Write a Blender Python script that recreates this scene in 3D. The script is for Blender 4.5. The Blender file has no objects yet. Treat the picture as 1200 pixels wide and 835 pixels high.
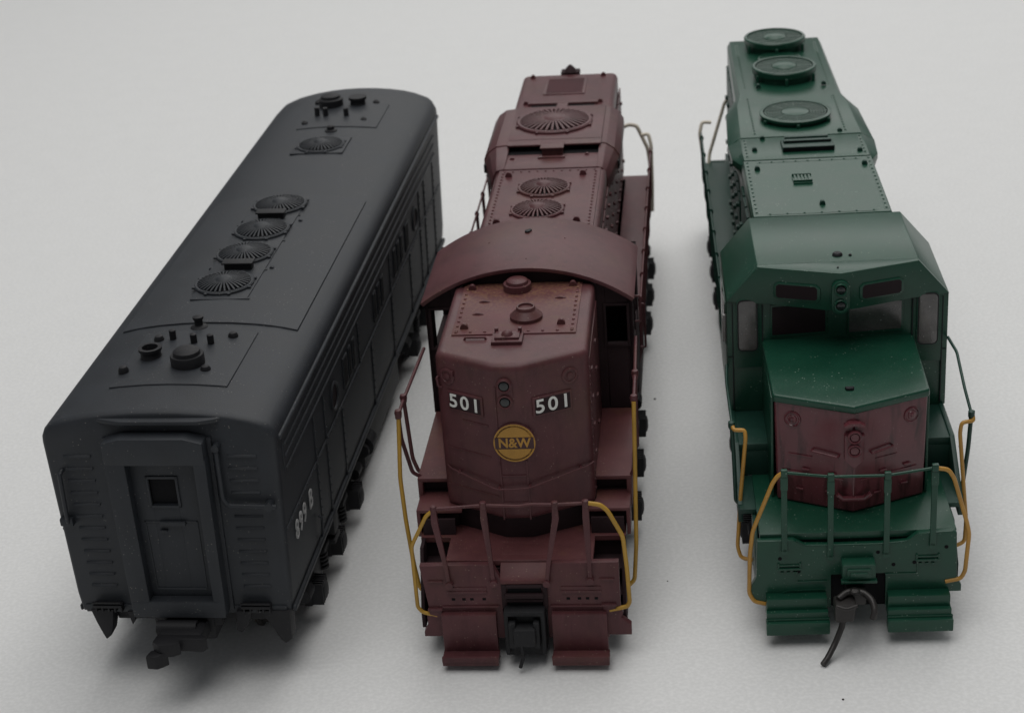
import bpy, bmesh, math, random
from mathutils import Matrix, Vector
R = math.radians
random.seed(7)
S = bpy.context.scene
COL = S.collection

# ---------------------------------------------------------------- camera (1 unit = 1 cm of the scale models)
F_PX, PITCH, ROLL, CAM_H = 2143.93, 25.19, -4.306, 17.219
cd = bpy.data.cameras.new('camera')
cd.sensor_width = 36.0; cd.sensor_fit = 'HORIZONTAL'
cd.lens = F_PX / 1200 * 36
cd.clip_start = .5; cd.clip_end = 2000
cam = bpy.data.objects.new('camera', cd); COL.objects.link(cam)
p, r = R(PITCH), R(ROLL)
fw = Vector((0, math.cos(p), -math.sin(p))); rt = Vector((1, 0, 0)); up = rt.cross(fw)
r2 = rt * math.cos(r) + up * math.sin(r); u2 = up * math.cos(r) - rt * math.sin(r)
M = Matrix((( r2.x, u2.x, -fw.x, 0), (r2.y, u2.y, -fw.y, 0), (r2.z, u2.z, -fw.z, CAM_H), (0, 0, 0, 1)))
cam.matrix_world = M
cd.dof.use_dof = True; cd.dof.focus_distance = 29.0; cd.dof.aperture_fstop = .56
S.camera = cam

# ---------------------------------------------------------------- light
w = bpy.data.worlds.new('World'); S.world = w; w.use_nodes = True
bg = w.node_tree.nodes['Background']
bg.inputs[0].default_value = (.93, .96, 1.0, 1); bg.inputs[1].default_value = .135
def area(name, loc, target, size, energy, col):
    l = bpy.data.lights.new(name, 'AREA'); l.shape = 'RECTANGLE'; l.size, l.size_y = size; l.energy = energy; l.color = col
    o = bpy.data.objects.new(name, l); COL.objects.link(o); o.location = loc
    d = Vector(target) - Vector(loc); o.rotation_euler = d.to_track_quat('-Z', 'Y').to_euler(); return o
area('window_light', (26, 126, 54), (2, 30, 0), (110, 44), 22000, (1.0, .99, .97))
area('ceiling_light', (2, 38, 88), (0, 33, 0), (62, 135), 68000, (1.0, .985, .965))
S.view_settings.view_transform = 'Standard'; S.view_settings.look = 'None'
S.view_settings.exposure = 0.0; S.view_settings.gamma = 1.0
S.cycles.max_bounces = 6

# ---------------------------------------------------------------- materials
def mat(name, col, rough=.5, spec=.5, dust=0.0, dustcol=(.35,.33,.3), bump=.15, vary=.18, grain=60., metal=0., coat=0., rust=None, rust_y=None, streak=0):
    m = bpy.data.materials.new(name); m.use_nodes = True
    nt = m.node_tree; N = nt.nodes; L = nt.links; b = N['Principled BSDF']
    b.inputs['Roughness'].default_value = rough; b.inputs['Metallic'].default_value = metal
    b.inputs['Specular IOR Level'].default_value = spec; b.inputs['Coat Weight'].default_value = coat
    tc = N.new('ShaderNodeTexCoord')
    n1 = N.new('ShaderNodeTexNoise'); n1.inputs['Scale'].default_value = 1.3; n1.inputs['Detail'].default_value = 6; n1.inputs['Roughness'].default_value = .65
    n2 = N.new('ShaderNodeTexNoise'); n2.inputs['Scale'].default_value = grain; n2.inputs['Detail'].default_value = 3
    L.new(tc.outputs['Object'], n1.inputs['Vector']); L.new(tc.outputs['Object'], n2.inputs['Vector'])
    def ramp(src, a, bb, c0, c1):
        rr = N.new('ShaderNodeMapRange'); rr.inputs['From Min'].default_value = a; rr.inputs['From Max'].default_value = bb
        rr.inputs['To Min'].default_value = c0; rr.inputs['To Max'].default_value = c1; L.new(src, rr.inputs['Value']); return rr.outputs[0]
    def mix(fac, A, B):
        x = N.new('ShaderNodeMix'); x.data_type = 'RGBA'
        if hasattr(fac, 'node'): L.new(fac, x.inputs[0])
        else: x.inputs[0].default_value = fac
        for s, v in ((x.inputs[6], A), (x.inputs[7], B)):
            if hasattr(v, 'node'): L.new(v, s)
            else: s.default_value = (*v, 1)
        return x.outputs[2]
    c = mix(ramp(n1.outputs['Fac'], .35, .65, 0, 1), tuple(x * (1 - vary) for x in col), tuple(min(1, x * (1 + vary)) for x in col))
    c = mix(ramp(n2.outputs['Fac'], .4, .7, 0, .25), c, tuple(min(1, x * 1.5 + .004) for x in col))
    if rust:
        n4 = N.new('ShaderNodeTexNoise'); n4.inputs['Scale'].default_value = .8; n4.inputs['Detail'].default_value = 8; n4.inputs['Roughness'].default_value = .75
        L.new(tc.outputs['Object'], n4.inputs['Vector'])
        c = mix(ramp(n4.outputs['Fac'], .5, .68, 0, .55), c, rust)
    if streak:                                  # darker streaks running down the panel
        mp = N.new('ShaderNodeMapping'); mp.inputs['Scale'].default_value = (4.5, 4.5, .9); L.new(tc.outputs['Object'], mp.inputs['Vector'])
        n6 = N.new('ShaderNodeTexNoise'); n6.inputs['Scale'].default_value = 1.2; n6.inputs['Detail'].default_value = 4; n6.inputs['Distortion'].default_value = .6; L.new(mp.outputs[0], n6.inputs['Vector'])
        c = mix(ramp(n6.outputs['Fac'], .50, .66, 0, streak), c, tuple(x * .2 for x in col))
    if rust_y:                                  # settled grime that thickens towards one end of the part
        sx = N.new('ShaderNodeSeparateXYZ'); L.new(tc.outputs['Object'], sx.inputs[0])
        n5 = N.new('ShaderNodeTexNoise'); n5.inputs['Scale'].default_value = 22; n5.inputs['Detail'].default_value = 6; L.new(tc.outputs['Object'], n5.inputs['Vector'])
        m5 = N.new('ShaderNodeMath'); m5.operation = 'MULTIPLY'
        L.new(ramp(sx.outputs[1], rust_y[0], rust_y[1], 0, 1.0), m5.inputs[0]); L.new(ramp(n5.outputs['Fac'], .42, .62, 0, .75), m5.inputs[1])
        c = mix(m5.outputs[0], c, (.22, .12, .06))
    if dust:
        v = N.new('ShaderNodeTexVoronoi'); v.inputs['Scale'].default_value = 13.0
        L.new(tc.outputs['Object'], v.inputs['Vector'])
        n3 = N.new('ShaderNodeTexNoise'); n3.inputs['Scale'].default_value = 2.2; n3.inputs['Detail'].default_value = 4
        L.new(tc.outputs['Object'], n3.inputs['Vector'])
        f1 = ramp(v.outputs['Distance'], .07, .17, 1, 0)
        f2 = ramp(n3.outputs['Fac'], .46, .64, 0, min(1, dust * .8))
        mm = N.new('ShaderNodeMath'); mm.operation = 'MULTIPLY'; L.new(f1, mm.inputs[0]); L.new(f2, mm.inputs[1])
        c = mix(mm.outputs[0], c, dustcol)
    L.new(c, b.inputs['Base Color'])
    L.new(ramp(n1.outputs['Fac'], .3, .7, max(.05, rough - .02), min(1, rough + .03)), b.inputs['Roughness'])
    bp = N.new('ShaderNodeBump'); bp.inputs['Strength'].default_value = bump; bp.inputs['Distance'].default_value = .01
    L.new(n2.outputs['Fac'], bp.inputs['Height']); L.new(bp.outputs[0], b.inputs['Normal'])
    return m
BLACK = mat('matte_black_plastic', (.018, .021, .026), .55, .42, .5, bump=.3)
BLACKD = mat('dark_black_plastic', (.010, .010, .012), .6, .35, .2, bump=.2)
RED = mat('tuscan_red_plastic', (.100, .034, .036), .5, .3, .8, (.32, .22, .16), bump=.25, rust=(.17, .075, .045))
REDS = mat('tuscan_red_shell_plastic', (.090, .031, .035), .43, .3, .9, (.30, .22, .17), bump=.25, rust=(.11, .05, .037), streak=.2)
REDH = mat('dusty_tuscan_red_plastic', (.100, .031, .036), .48, .3, 1.0, (.34, .24, .17), bump=.3, rust=(.13, .065, .04), rust_y=(2.3, 3.9))
REDV = mat('dark_red_screen_plastic', (.060, .022, .026), .7, .15, bump=.4, grain=90)
REDD = mat('dark_red_plastic', (.026, .014, .016), .7, .2)
GREEN = mat('dark_green_plastic', (.007, .052, .030), .32, .42, 1.0, (.3, .38, .32), bump=.18, vary=.12)
GREENR = mat('green_running_gear_plastic', (.008, .04, .028), .45, .4, .4, (.3, .38, .32), bump=.2)
MAROON = mat('maroon_nose_paint', (.120, .032, .040), .22, .5, .6, (.3, .2, .2), bump=.08, vary=.1, streak=.75)
PALE = mat('lit_yellow_handrail_wire', (.66, .60, .50), .45, .5, bump=.05)  # yellow rail wire with the light it catches put into the colour
YEL = mat('yellow_handrail_wire', (.42, .24, .03), .45, .5, bump=.1)
ORA = mat('orange_yellow_handrail_wire', (.43, .225, .04), .42, .5, bump=.1)
WHITE = mat('white_lettering', (.72, .72, .68), .6, .3, bump=0, vary=.06)
GREYL = mat('grey_lettering', (.34, .34, .34), .6, .3, bump=0, vary=.2)
GOLD = mat('gold_emblem_paint', (.40, .21, .035), .5, .4, bump=.05, vary=.15)
DARKM = mat('emblem_band_paint', (.05, .018, .02), .5, .4, bump=.05)
METAL = mat('dark_metal', (.035, .032, .031), .42, .5, metal=.4, bump=.3)
STEEL = mat('wheel_steel', (.16, .15, .14), .4, .5, metal=.9, bump=.2)
GLASS = mat('smoky_glazing', (.06, .055, .053), .14, .9, .8, (.5, .5, .5), bump=.25, vary=.6)
DGLASS = mat('dark_glazing', (.014, .007, .009), .55, .2, bump=.05)
LENS = mat('headlight_lens', (.008, .01, .011), .22, .6, bump=.02)
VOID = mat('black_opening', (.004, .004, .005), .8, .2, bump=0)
TAB = mat('white_tabletop_sheet', (.70, .705, .70), .7, .15, bump=.08, vary=.012, grain=14)
SPECK = mat('dust_speck', (.05, .045, .04), .8, .2)

GRP = 'model locomotives standing side by side'
# ---------------------------------------------------------------- mesh helpers
class MB:
    def __init__(s): s.bm = bmesh.new(); s.xf = Matrix()
    def _merge(s, t, bev=0, seg=2, smooth=False, ang=28):
        if bev:
            bmesh.ops.recalc_face_normals(t, faces=t.faces)
            es = [e for e in t.edges if len(e.link_faces) == 2 and e.calc_face_angle(0) > R(ang)]
            if es: bmesh.ops.bevel(t, geom=es, offset=bev, segments=seg, affect='EDGES', profile=.6, clamp_overlap=True)
        bmesh.ops.recalc_face_normals(t, faces=t.faces)
        for f in t.faces: f.smooth = smooth
        t.transform(s.xf)
        me = bpy.data.meshes.new('tmp'); t.to_mesh(me); t.free(); s.bm.from_mesh(me); bpy.data.meshes.remove(me)
    def box(s, x0, x1, y0, y1, z0, z1, bev=.02, seg=2):
        t = bmesh.new(); bmesh.ops.create_cube(t, size=1)
        for v in t.verts: v.co = ((x0 + x1) / 2 + v.co.x * (x1 - x0), (y0 + y1) / 2 + v.co.y * (y1 - y0), (z0 + z1) / 2 + v.co.z * (z1 - z0))
        s._merge(t, min(bev, .3 * min(abs(x1 - x0), abs(y1 - y0), abs(z1 - z0))), seg); return s
    def prism(s, pts, a, b, axis='z', bev=.02, seg=2, ang=28, smooth=False):
        # polygon pts extruded from a to b along axis ('z': pts=(x,y); 'y': pts=(x,z); 'x': pts=(y,z))
        def P(q, h):
            return {'z': (q[0], q[1], h), 'y': (q[0], h, q[1]), 'x': (h, q[0], q[1])}[axis]
        t = bmesh.new(); A = [t.verts.new(P(q, a)) for q in pts]; B = [t.verts.new(P(q, b)) for q in pts]; n = len(pts)
        t.faces.new(A); t.faces.new(B[::-1])
        for i in range(n): t.faces.new((A[i], B[i], B[(i + 1) % n], A[(i + 1) % n]))
        s._merge(t, bev, seg, smooth, ang); return s
    def loft(s, rings, bev=0, cap=True, smooth=False, seg=2, ang=28):
        t = bmesh.new(); V = [[t.verts.new(q) for q in rg] for rg in rings]; n = len(V[0])
        for a, b in zip(V, V[1:]):
            for i in range(n): t.faces.new((a[i], b[i], b[(i + 1) % n], a[(i + 1) % n]))
        if cap: t.faces.new(V[0]); t.faces.new(V[-1][::-1])
        s._merge(t, bev, seg, smooth, ang); return s
    def lathe(s, prof, c, axis='z', n=32, smooth=True):
        # prof: list of (radius, height) from one end to the other
        t = bmesh.new(); rg = []
        for (rr, h) in prof:
            ring = []
            for k in range(n):
                a = 2 * math.pi * k / n; u, v = rr * math.cos(a), rr * math.sin(a)
                q = {'z': (u, v, h), 'y': (u, h, v), 'x': (h, u, v)}[axis]
                ring.append(t.verts.new((c[0] + q[0], c[1] + q[1], c[2] + q[2])))
            rg.append(ring)
        for a, b in zip(rg, rg[1:]):
            for i in range(n): t.faces.new((a[i], b[i], b[(i + 1) % n], a[(i + 1) % n]))
        t.faces.new(rg[0]); t.faces.new(rg[-1][::-1])
        s._merge(t, 0, 2, smooth); return s
    def tube(s, pts, rad, n=10, smooth=True):
        P = [Vector(q) for q in pts]
        # round the corners a little
        Q = [P[0]]
        for i in range(1, len(P) - 1):
            a, b, c = P[i - 1], P[i], P[i + 1]; la, lc = (b - a).length, (c - b).length
            d = min(.08, la * .35, lc * .35); q0 = b + (a - b).normalized() * d; q2 = b + (c - b).normalized() * d
            for k in range(4):
                tt = k / 3; Q.append(q0 * (1 - tt) ** 2 + b * 2 * tt * (1 - tt) + q2 * tt ** 2)
        Q.append(P[-1])
        t = bmesh.new(); prev = None; rings = []
        for i, q in enumerate(Q):
            d = (Q[min(i + 1, len(Q) - 1)] - Q[max(i - 1, 0)]).normalized()
            if prev is None:
                ref = Vector((0, 0, 1)) if abs(d.z) < .9 else Vector((1, 0, 0)); nx = d.cross(ref).normalized()
            else: nx = (prev - d * prev.dot(d)).normalized()
            prev = nx; ny = d.cross(nx)
            rings.append([t.verts.new(q + (nx * math.cos(2 * math.pi * k / n) + ny * math.sin(2 * math.pi * k / n)) * rad) for k in range(n)])
        for a, b in zip(rings, rings[1:]):
            for i in range(n): t.faces.new((a[i], a[(i + 1) % n], b[(i + 1) % n], b[i]))
        t.faces.new(rings[0][::-1]); t.faces.new(rings[-1])
        s._merge(t, 0, 2, smooth); return s
    def rivet(s, x, y, z, rr=.028, h=.02, axis='z', sg=1):
        return s.lathe([(rr, 0), (rr * .8, sg * h * .7), (rr * .3, sg * h)], (x, y, z), axis, 7)
    def rivets(s, a, b, n, **k):
        for i in range(n):
            t = i / (n - 1) if n > 1 else 0
            s.rivet(*[a[j] + (b[j] - a[j]) * t for j in range(3)], **k)
        return s
    def lug(s, x, y, z, rr=.05, dy=.03):      # lifting lug: a small half ring standing up
        t = []
        for k in range(9):
            a = math.pi * k / 8; t.append((x - rr * math.cos(a), z + rr * 1.5 * math.sin(a)))
        return s.prism(t, y - dy, y + dy, 'y', bev=.006, seg=1)
    def obj(s, name, m, parent=None, label=None):
        bmesh.ops.remove_doubles(s.bm, verts=s.bm.verts, dist=1e-6)
        me = bpy.data.meshes.new(name); s.bm.to_mesh(me); s.bm.free(); me.materials.append(m)
        me.set_sharp_from_angle(angle=R(38))
        o = bpy.data.objects.new(name, me); COL.objects.link(o)
        if parent: o.parent = parent
        if label: o['label'] = label
        return o
def thing(name, label, cat, loc, rz, group=None):
    o = bpy.data.objects.new(name, None); COL.objects.link(o); o.empty_display_size = 1
    o.location = loc; o.rotation_euler = (0, 0, rz); o['label'] = label; o['category'] = cat
    if group: o['group'] = group
    return o
def text(name, s, size, mtx, m, parent, extrude=.008, bold=0.0, sx=1.0, spacing=1.0, label=None):
    c = bpy.data.curves.new(name, 'FONT'); c.body = s; c.size = size; c.extrude = extrude; c.offset = bold
    c.align_x = 'CENTER'; c.align_y = 'CENTER'; c.space_character = spacing; c.resolution_u = 4
    t = bpy.data.objects.new('tmp', c); COL.objects.link(t)
    bpy.context.view_layer.update()
    me = bpy.data.meshes.new_from_object(t.evaluated_get(bpy.context.evaluated_depsgraph_get()))
    bpy.data.objects.remove(t); bpy.data.curves.remove(c)
    me.transform(mtx @ Matrix.Diagonal((sx, 1, 1, 1))); me.name = name
    me.materials.clear(); me.materials.append(m)
    o = bpy.data.objects.new(name, me); COL.objects.link(o); o.parent = parent
    if label: o['label'] = label
    return o
def face_mtx(x, y, z, ang=0, lean=0):      # text facing -y, rotated about z by ang, leaning
    return Matrix.Translation((x, y, z)) @ Matrix.Rotation(ang, 4, 'Z') @ Matrix.Rotation(lean, 4, 'Y') @ Matrix.Rotation(R(90), 4, 'X')

# ---------------------------------------------------------------- table
t = MB(); t.box(-180, 180, -60, 240, -1.0, 0.0, bev=.1)
tab = t.obj('tabletop', TAB); tab['kind'] = 'structure'
tab['label'] = 'smooth off-white tabletop the three models stand on'; tab['category'] = 'tabletop'
t = MB()
for (x, y, rr) in ((3.52, 22.56, .028), (3.05, 22.0, .02), (4.72, 23.25, .02), (-8.3, 24.2, .02), (-6.6, 21.6, .015), (7.6, 22.9, .018), (-1.6, 21.9, .014), (8.5, 31, .02), (-9.4, 22.6, .016), (-7.2, 23.1, .012), (.9, 21.6, .014), (6.6, 22.2, .013), (8.1, 24.4, .018), (9.3, 27.5, .014), (2.4, 27.0, .014), (-9.6, 34, .022), (9.9, 39, .022), (2.9, 34, .025)):
    t.lathe([(rr, 0.001), (rr * .9, rr * .6), (rr * .3, rr)], (x, y, 0), 'z', 7)
o = t.obj('dust_specks', SPECK); o['kind'] = 'stuff'; o['label'] = 'few tiny dark specks of dust scattered on the white tabletop'; o['category'] = 'dust'

# ---------------------------------------------------------------- shared pieces
def roof_fan(parent, x, y, z, rr, m, blades=36, plate=True, h=.05):
    g = MB()
    if plate: g.box(x - rr * 1.22, x + rr * 1.22, y - rr * 1.12, y + rr * 1.12, z - .06, z + .015, bev=.012)
    g.lathe([(rr * 1.1, z), (rr * 1.1, z + h * .6), (rr * 1.06, z + h), (rr * .99, z + h), (rr * .97, z + h * .4), (rr * .97, z + .012)], (x, y, 0), n=48)
    for k in range(8):
        a = math.pi * (k + .5) / 4; cx, cy = x + rr * 1.13 * math.cos(a), y + rr * 1.13 * math.sin(a)
        g.box(cx - .03, cx + .03, cy - .03, cy + .03, z, z + h * .8, bev=.008, seg=1)
    f = g.obj('roof_fan', m, parent)
    v = MB(); v.lathe([(rr * .965, z + .01), (rr * .96, z + .018)], (x, y, 0), n=40); v.obj('fan_well', VOID, f)
    g = MB()
    for k in range(blades):
        a = 2 * math.pi * k / blades
        g.xf = Matrix.Translation((x, y, z)) @ Matrix.Rotation(a, 4, 'Z')
        wd = .016 * rr / .5
        g.loft([[(rr * .3, -wd * .7, .02), (rr * .3, wd * .7, .02), (rr * .3, wd * .7, h + .06), (rr * .3, -wd * .7, h + .06)],
                [(rr * .7, -wd, .02), (rr * .7, wd, .02), (rr * .7, wd, h + .045), (rr * .7, -wd, h + .045)],
                [(rr * .985, -wd, .02), (rr * .985, wd, .02), (rr * .985, wd, h + .01), (rr * .985, -wd, h + .01)]])
    g.xf = Matrix()
    g.obj('grille', m, f)
    g = MB(); g.lathe([(rr * .34, z + .02), (rr * .34, z + h + .05), (rr * .26, z + h + .085), (rr * .1, z + h + .1)], (x, y, 0), n=28); g.obj('hub', m, f)
    return f
def ring_fan(parent, x, y, z, rr, h, m):
    g = MB()
    g.lathe([(rr * .93, z - .03), (rr * .93, z + h * .45), (rr * 1.05, z + h * .55), (rr * 1.06, z + h * .92), (rr * 1.03, z + h), (rr * .95, z + h), (rr * .94, z + h * .5), (rr * .3, z + h * .45)], (x, y, 0), n=56)
    for k in range(6):
        a = math.pi * (k + .5) / 3
        cx, cy = x + rr * 1.06 * math.cos(a), y + rr * 1.06 * math.sin(a); g.box(cx - .035, cx + .035, cy - .035, cy + .035, z, z + h * .6, bev=.01, seg=1)
    f = g.obj('roof_fan', m, parent)
    v = MB(); v.lathe([(rr * .935, z + h * .5), (rr * .93, z + h * .52)], (x, y, 0), n=40); v.obj('fan_well', VOID, f)
    g = MB()
    for k in range(6):
        q = rr * (.47 + .082 * k)
        g.lathe([(q + .014, z + h * .6), (q + .014, z + h * .93), (q - .014, z + h * .93), (q - .014, z + h * .6)], (x, y, 0), n=40)
    for k in range(8):
        g.xf = Matrix.Translation((x, y, z)) @ Matrix.Rotation(math.pi * k / 4, 4, 'Z'); g.box(rr * .3, rr * .94, -.012, .012, h * .6, h * .9, bev=0)
    g.xf = Matrix(); g.obj('grille', m, f)
    g = MB(); g.lathe([(rr * .42, z + h * .5), (rr * .41, z + h * .95), (rr * .3, z + h * 1.1), (rr * .1, z + h * 1.15)], (x, y, 0), n=28); g.obj('hub', m, f)
    return f
def truck(parent, yc, axles, m, fr=1.45, jb=True):
    n = len(axles)
    g = MB(); g.box(-.75, .75, axles[0] - .1, axles[-1] + .1, .45, 1.0, bev=.05)
    g.box(-fr, fr, yc - .3, yc + .3, .6, .95, bev=.04)
    tk = g.obj('truck', m, parent)
    for a in axles:
        for sg in (-1, 1):
            w_ = MB(); w_.lathe([(.2, 0), (.42, .01), (.5, .03), (.555, .05), (.555, .2), (.62, .22), (.62, .27), (.3, .27)], (sg * .98, a, .56), 'x', 32) if sg < 0 else \
                MB()
            if sg > 0: w_.lathe([(.2, 0), (.42, -.01), (.5, -.03), (.555, -.05), (.555, -.2), (.62, -.22), (.62, -.27), (.3, -.27)], (sg * .98, a, .56), 'x', 32)
            w_.obj('wheel', STEEL, tk)
        ax = MB(); ax.lathe([(.08, -1.2), (.08, 1.2)], (0, a, .56), 'x', 12); ax.obj('axle', STEEL, tk)
    for sg in (-1, 1):
        s_ = MB(); x0, x1 = (fr - .12, fr) if sg > 0 else (-fr, -fr + .12)
        y0, y1 = axles[0] - .65, axles[-1] + .65; ym = (y0 + y1) / 2
        top = [(y0, .78), (y0 + .1, .95), (y1 - .1, .95), (y1, .78), (y1 - .05, .62)]
        for i in range(n - 1, 0, -1):
            q = (axles[i] + axles[i - 1]) / 2
            top += [(axles[i] + .25, .62), (axles[i] - .25, .62), (q + .18, .42), (q - .18, .42)]
        top += [(axles[0] + .25, .62), (axles[0] - .25, .62), (y0 + .05, .62)]
        s_.prism(top, x0, x1, 'x', bev=.02)
        sfm = s_.obj('side_frame', m, tk)
        for a in axles:
            j = MB(); j.box(x0 - .02, x1 + .02, a - .2, a + .2, .34, .80, bev=.03)
            xo = sg * (fr + .02)
            j.lathe([(.19, 0), (.19, sg * .16), (.15, sg * .22), (.08, sg * .24)], (xo, a, .57), 'x', 20)
            for k in range(6):
                j.box(min(xo, xo + sg * .2), max(xo, xo + sg * .2), a - .2 + .07 * k, a - .175 + .07 * k, .38, .78, bev=0)
            j.obj('journal_box', m, sfm)
        for a0, a1 in zip(axles, axles[1:]):
            q = (a0 + a1) / 2
            b = MB()
            for k in range(5):
                b.lathe([(.10, 0), (.13, .02), (.13, .05), (.10, .07)], (sg * (fr - .02), q, .5 + .08 * k), 'z', 14)
            b.box(min(sg * fr, sg * (fr + .12)), max(sg * fr, sg * (fr + .12)), q - .2, q + .2, .9, .98)
            b.obj('spring', m, sfm)
        for a in (axles[0] - .5, axles[-1] + .5):
            b = MB(); b.lathe([(.12, -.16), (.12, .16)], (sg * (fr + .02), a, .82), 'y', 16)
            b.obj('brake_cylinder', m, sfm)
    return tk
def handrail(parent, pts, rad, m, label=None, name='handrail'):
    return MB().tube(pts, rad).obj(name, m, parent, label)


# ================================================================ 1. black passenger style booster unit (left)
def build_black():
    T = thing('model_locomotive', 'matte black box-shaped model locomotive with arched roof and 899 B on its side',
              'model train', (-5.56, 25.169, 0), -.150, GRP)
    LEN = 16.25
    half = [(1.82, 1.30), (1.845, 1.6), (1.845, 4.38), (1.835, 4.48), (1.79, 4.58), (1.69, 4.67), (1.48, 4.75), (1.18, 4.82), (.8, 4.87), (.4, 4.90), (0, 4.91)]
    full = half + [(-x, z) for x, z in half[-2::-1]]
    def ring(y, ins, iz=None):
        iz = ins * .9 if iz is None else iz
        return [(x * (1 - ins / 1.85), y, z - (iz if z > 4.3 else 0)) for x, z in full]
    g = MB()
    g.loft([ring(0, .07), ring(.02, .035), ring(.06, .01), ring(.12, 0), ring(15.7, 0, 0), ring(16.15, .03, 0), ring(16.45, .12, .02), ring(16.7, .28, .06), ring(16.85, .5, .12), ring(16.92, .75, .2)], smooth=True)
    body = g.obj('body', BLACK, T)
    # raised roof skin
    def arc(x0, x1, n, lift):
        out = []
        for i in range(n + 1):
            x = x0 + (x1 - x0) * i / n; ax = abs(x)
            for (xa, za), (xb, zb) in zip(half, half[1:]):
                if xb <= ax <= xa and za > 4.3:
                    z = zb + (za - zb) * (ax - xb) / (xa - xb + 1e-9); break
            out.append((x, z + lift))
        return out
    def skin(mb, x0, x1, y0, y1, lift, lo=-.05, bev=.008):
        a = arc(x0, x1, 14, lift); b = [(x, z - lift + lo) for x, z in arc(x0, x1, 14, lift)][::-1]
        mb.prism(a + b, y0, y1, 'y', bev=bev, seg=1, ang=50, smooth=False)
    g = MB(); skin(g, -1.50, 1.50, 3.25, 9.3, .028); skin(g, -1.5, 1.5, 9.32, 9.42, .012)
    g.obj('roof_panel', BLACK, T)
    g = MB(); skin(g, -.98, .92, .92, 2.95, .022)
    h1 = g.obj('boiler_hatch', BLACK, T)
    g = MB(); g.lathe([(.27, 4.84), (.27, 5.08), (.26, 5.1), (.22, 5.1), (.21, 5.16), (.16, 5.19), (.05, 5.2)], (.1, 1.66, 0), n=36); g.obj('vent_cap', BLACKD, h1)
    g = MB(); g.lathe([(.2, 4.86), (.17, 4.9), (.16, 5.02), (.19, 5.03), (.19, 5.08), (.13, 5.08), (.12, 4.95)], (-.6, 1.97, 0), n=30)
    g.obj('exhaust_stack', BLACKD, h1)
    for x, y in ((-.42, 2.62), (-.02, 2.45), (.27, 2.42)):
        g = MB(); g.lathe([(.085, 4.86), (.085, 4.9), (.055, 4.91), (.055, 5.08), (.04, 5.09)], (x, y, 0), n=16); g.obj('vent_pipe', BLACKD, h1)
    for x, y in ((-.9, 1.45), (-.66, 2.62), (.56, 2.72), (.44, 1.45)):
        g = MB(); g.lathe([(.085, 4.85), (.085, 4.93), (.06, 4.98), (.02, 4.99)], (x, y, 0), n=14); g.obj('lifting_lug', BLACKD, h1)
    g = MB(); g.lathe([(.16, 4.88), (.14, 4.92), (.1, 4.94), (.07, 4.95), (.07, 5.05), (.09, 5.06), (.09, 5.1), (.03, 5.12)], (-.12, 3.12, 0), n=24); g.obj('vent_cap', BLACKD, T)
    # fans on two shared plates
    g = MB(); g.box(-.58, .42, 4.2, 8.9, 4.80, 4.945, bev=.01)
    for yy in (4.2, 5.5, 6.9, 8.2): g.box(.40, .46, yy, yy + .05, 4.8, 4.94, bev=0)
    for x in (-.62, .48):
        for y in (5.62, 7.95):
            g.lug(x + .04, y, 4.88, .05)
    g.obj('fan_plate', BLACK, T)
    for y, x in ((4.86, -.14), (6.24, -.12), (7.42, -.09), (8.74, -.05)): roof_fan(T, x, y, 4.945, .475, BLACK, 34, plate=False)
    for y in (5.55, 8.06):
        g = MB(); g.box(-.31, .19, y - .06, y + .12, 4.93, 5.07, bev=.02); g.box(-.34, .22, y - .1, y + .14, 5.06, 5.09, bev=.01); g.obj('horn_box', BLACKD, T)
    roof_fan(T, -.03, 12.4, 4.91, .46, BLACK, 34, plate=True)
    # rear boiler hatch
    g = MB(); skin(g, -.85, .92, 13.65, 15.3, .02); h2 = g.obj('boiler_hatch', BLACK, T)
    g = MB(); g.lathe([(.27, 4.84), (.27, 5.08), (.22, 5.1), (.21, 5.16), (.05, 5.2)], (-.38, 15.2, 0), n=30); g.obj('vent_cap', BLACKD, h2)
    g = MB(); g.lathe([(.2, 4.86), (.17, 4.9), (.17, 5.03), (.2, 5.04), (.2, 5.1), (.13, 5.1)], (.22, 15.25, 0), n=26); g.obj('exhaust_stack', BLACKD, h2)
    for x, y in ((-.55, 14.5), (-.35, 14.45), (.12, 14.4)):
        g = MB(); g.lathe([(.06, 4.86), (.055, 5.1)], (x, y, 0), n=14); g.obj('vent_pipe', BLACKD, h2)
    for x, y in ((-.73, 14.0), (.55, 14.15), (.6, 15.4), (-.75, 15.5)):
        g = MB(); g.lathe([(.075, 4.84), (.07, 4.92), (.02, 4.96)], (x, y, 0), n=14); g.obj('lifting_lug', BLACKD, h2)
    g = MB(); g.lathe([(.14, 4.88), (.13, 4.93), (.08, 4.95), (.08, 5.02), (.02, 5.04)], (-.02, 13.4, 0), n=20); g.obj('vent_cap', BLACKD, T)
    # end: door surround projecting forward
    g = MB()
    def post(x0, x1): g.box(x0, x1, -.3, .02, 1.42, 4.22, bev=.03)
    post(-.80, -.47); post(.60, .80)
    g.box(-.79, .79, -.308, .02, 1.36, 1.66, bev=.03)
    g.prism([(-.79, 4.12), (.79, 4.12), (.79, 4.50), (.5, 4.58), (-.5, 4.58), (-.79, 4.50)], -.304, .02, 'y', bev=.03)
    g.box(-.86, .86, -.06, 0, 1.36, 4.48, bev=.02)
    ds = g.obj('door_surround', BLACK, T)
    g = MB(); g.prism([(-1.0, .05), (-.8, -.05), (-.5, -.13), (.7, -.13), (.95, -.05), (1.1, .05)], 4.72, 4.80, 'z', bev=.03, seg=3); g.obj('roof_lip', BLACK, T)
    g = MB()                                     # door leaf, set back inside the opening
    fx0, fx1, wx0, wx1, wz0, wz1 = -.5, .62, -.2, .22, 3.34, 3.80
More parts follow.
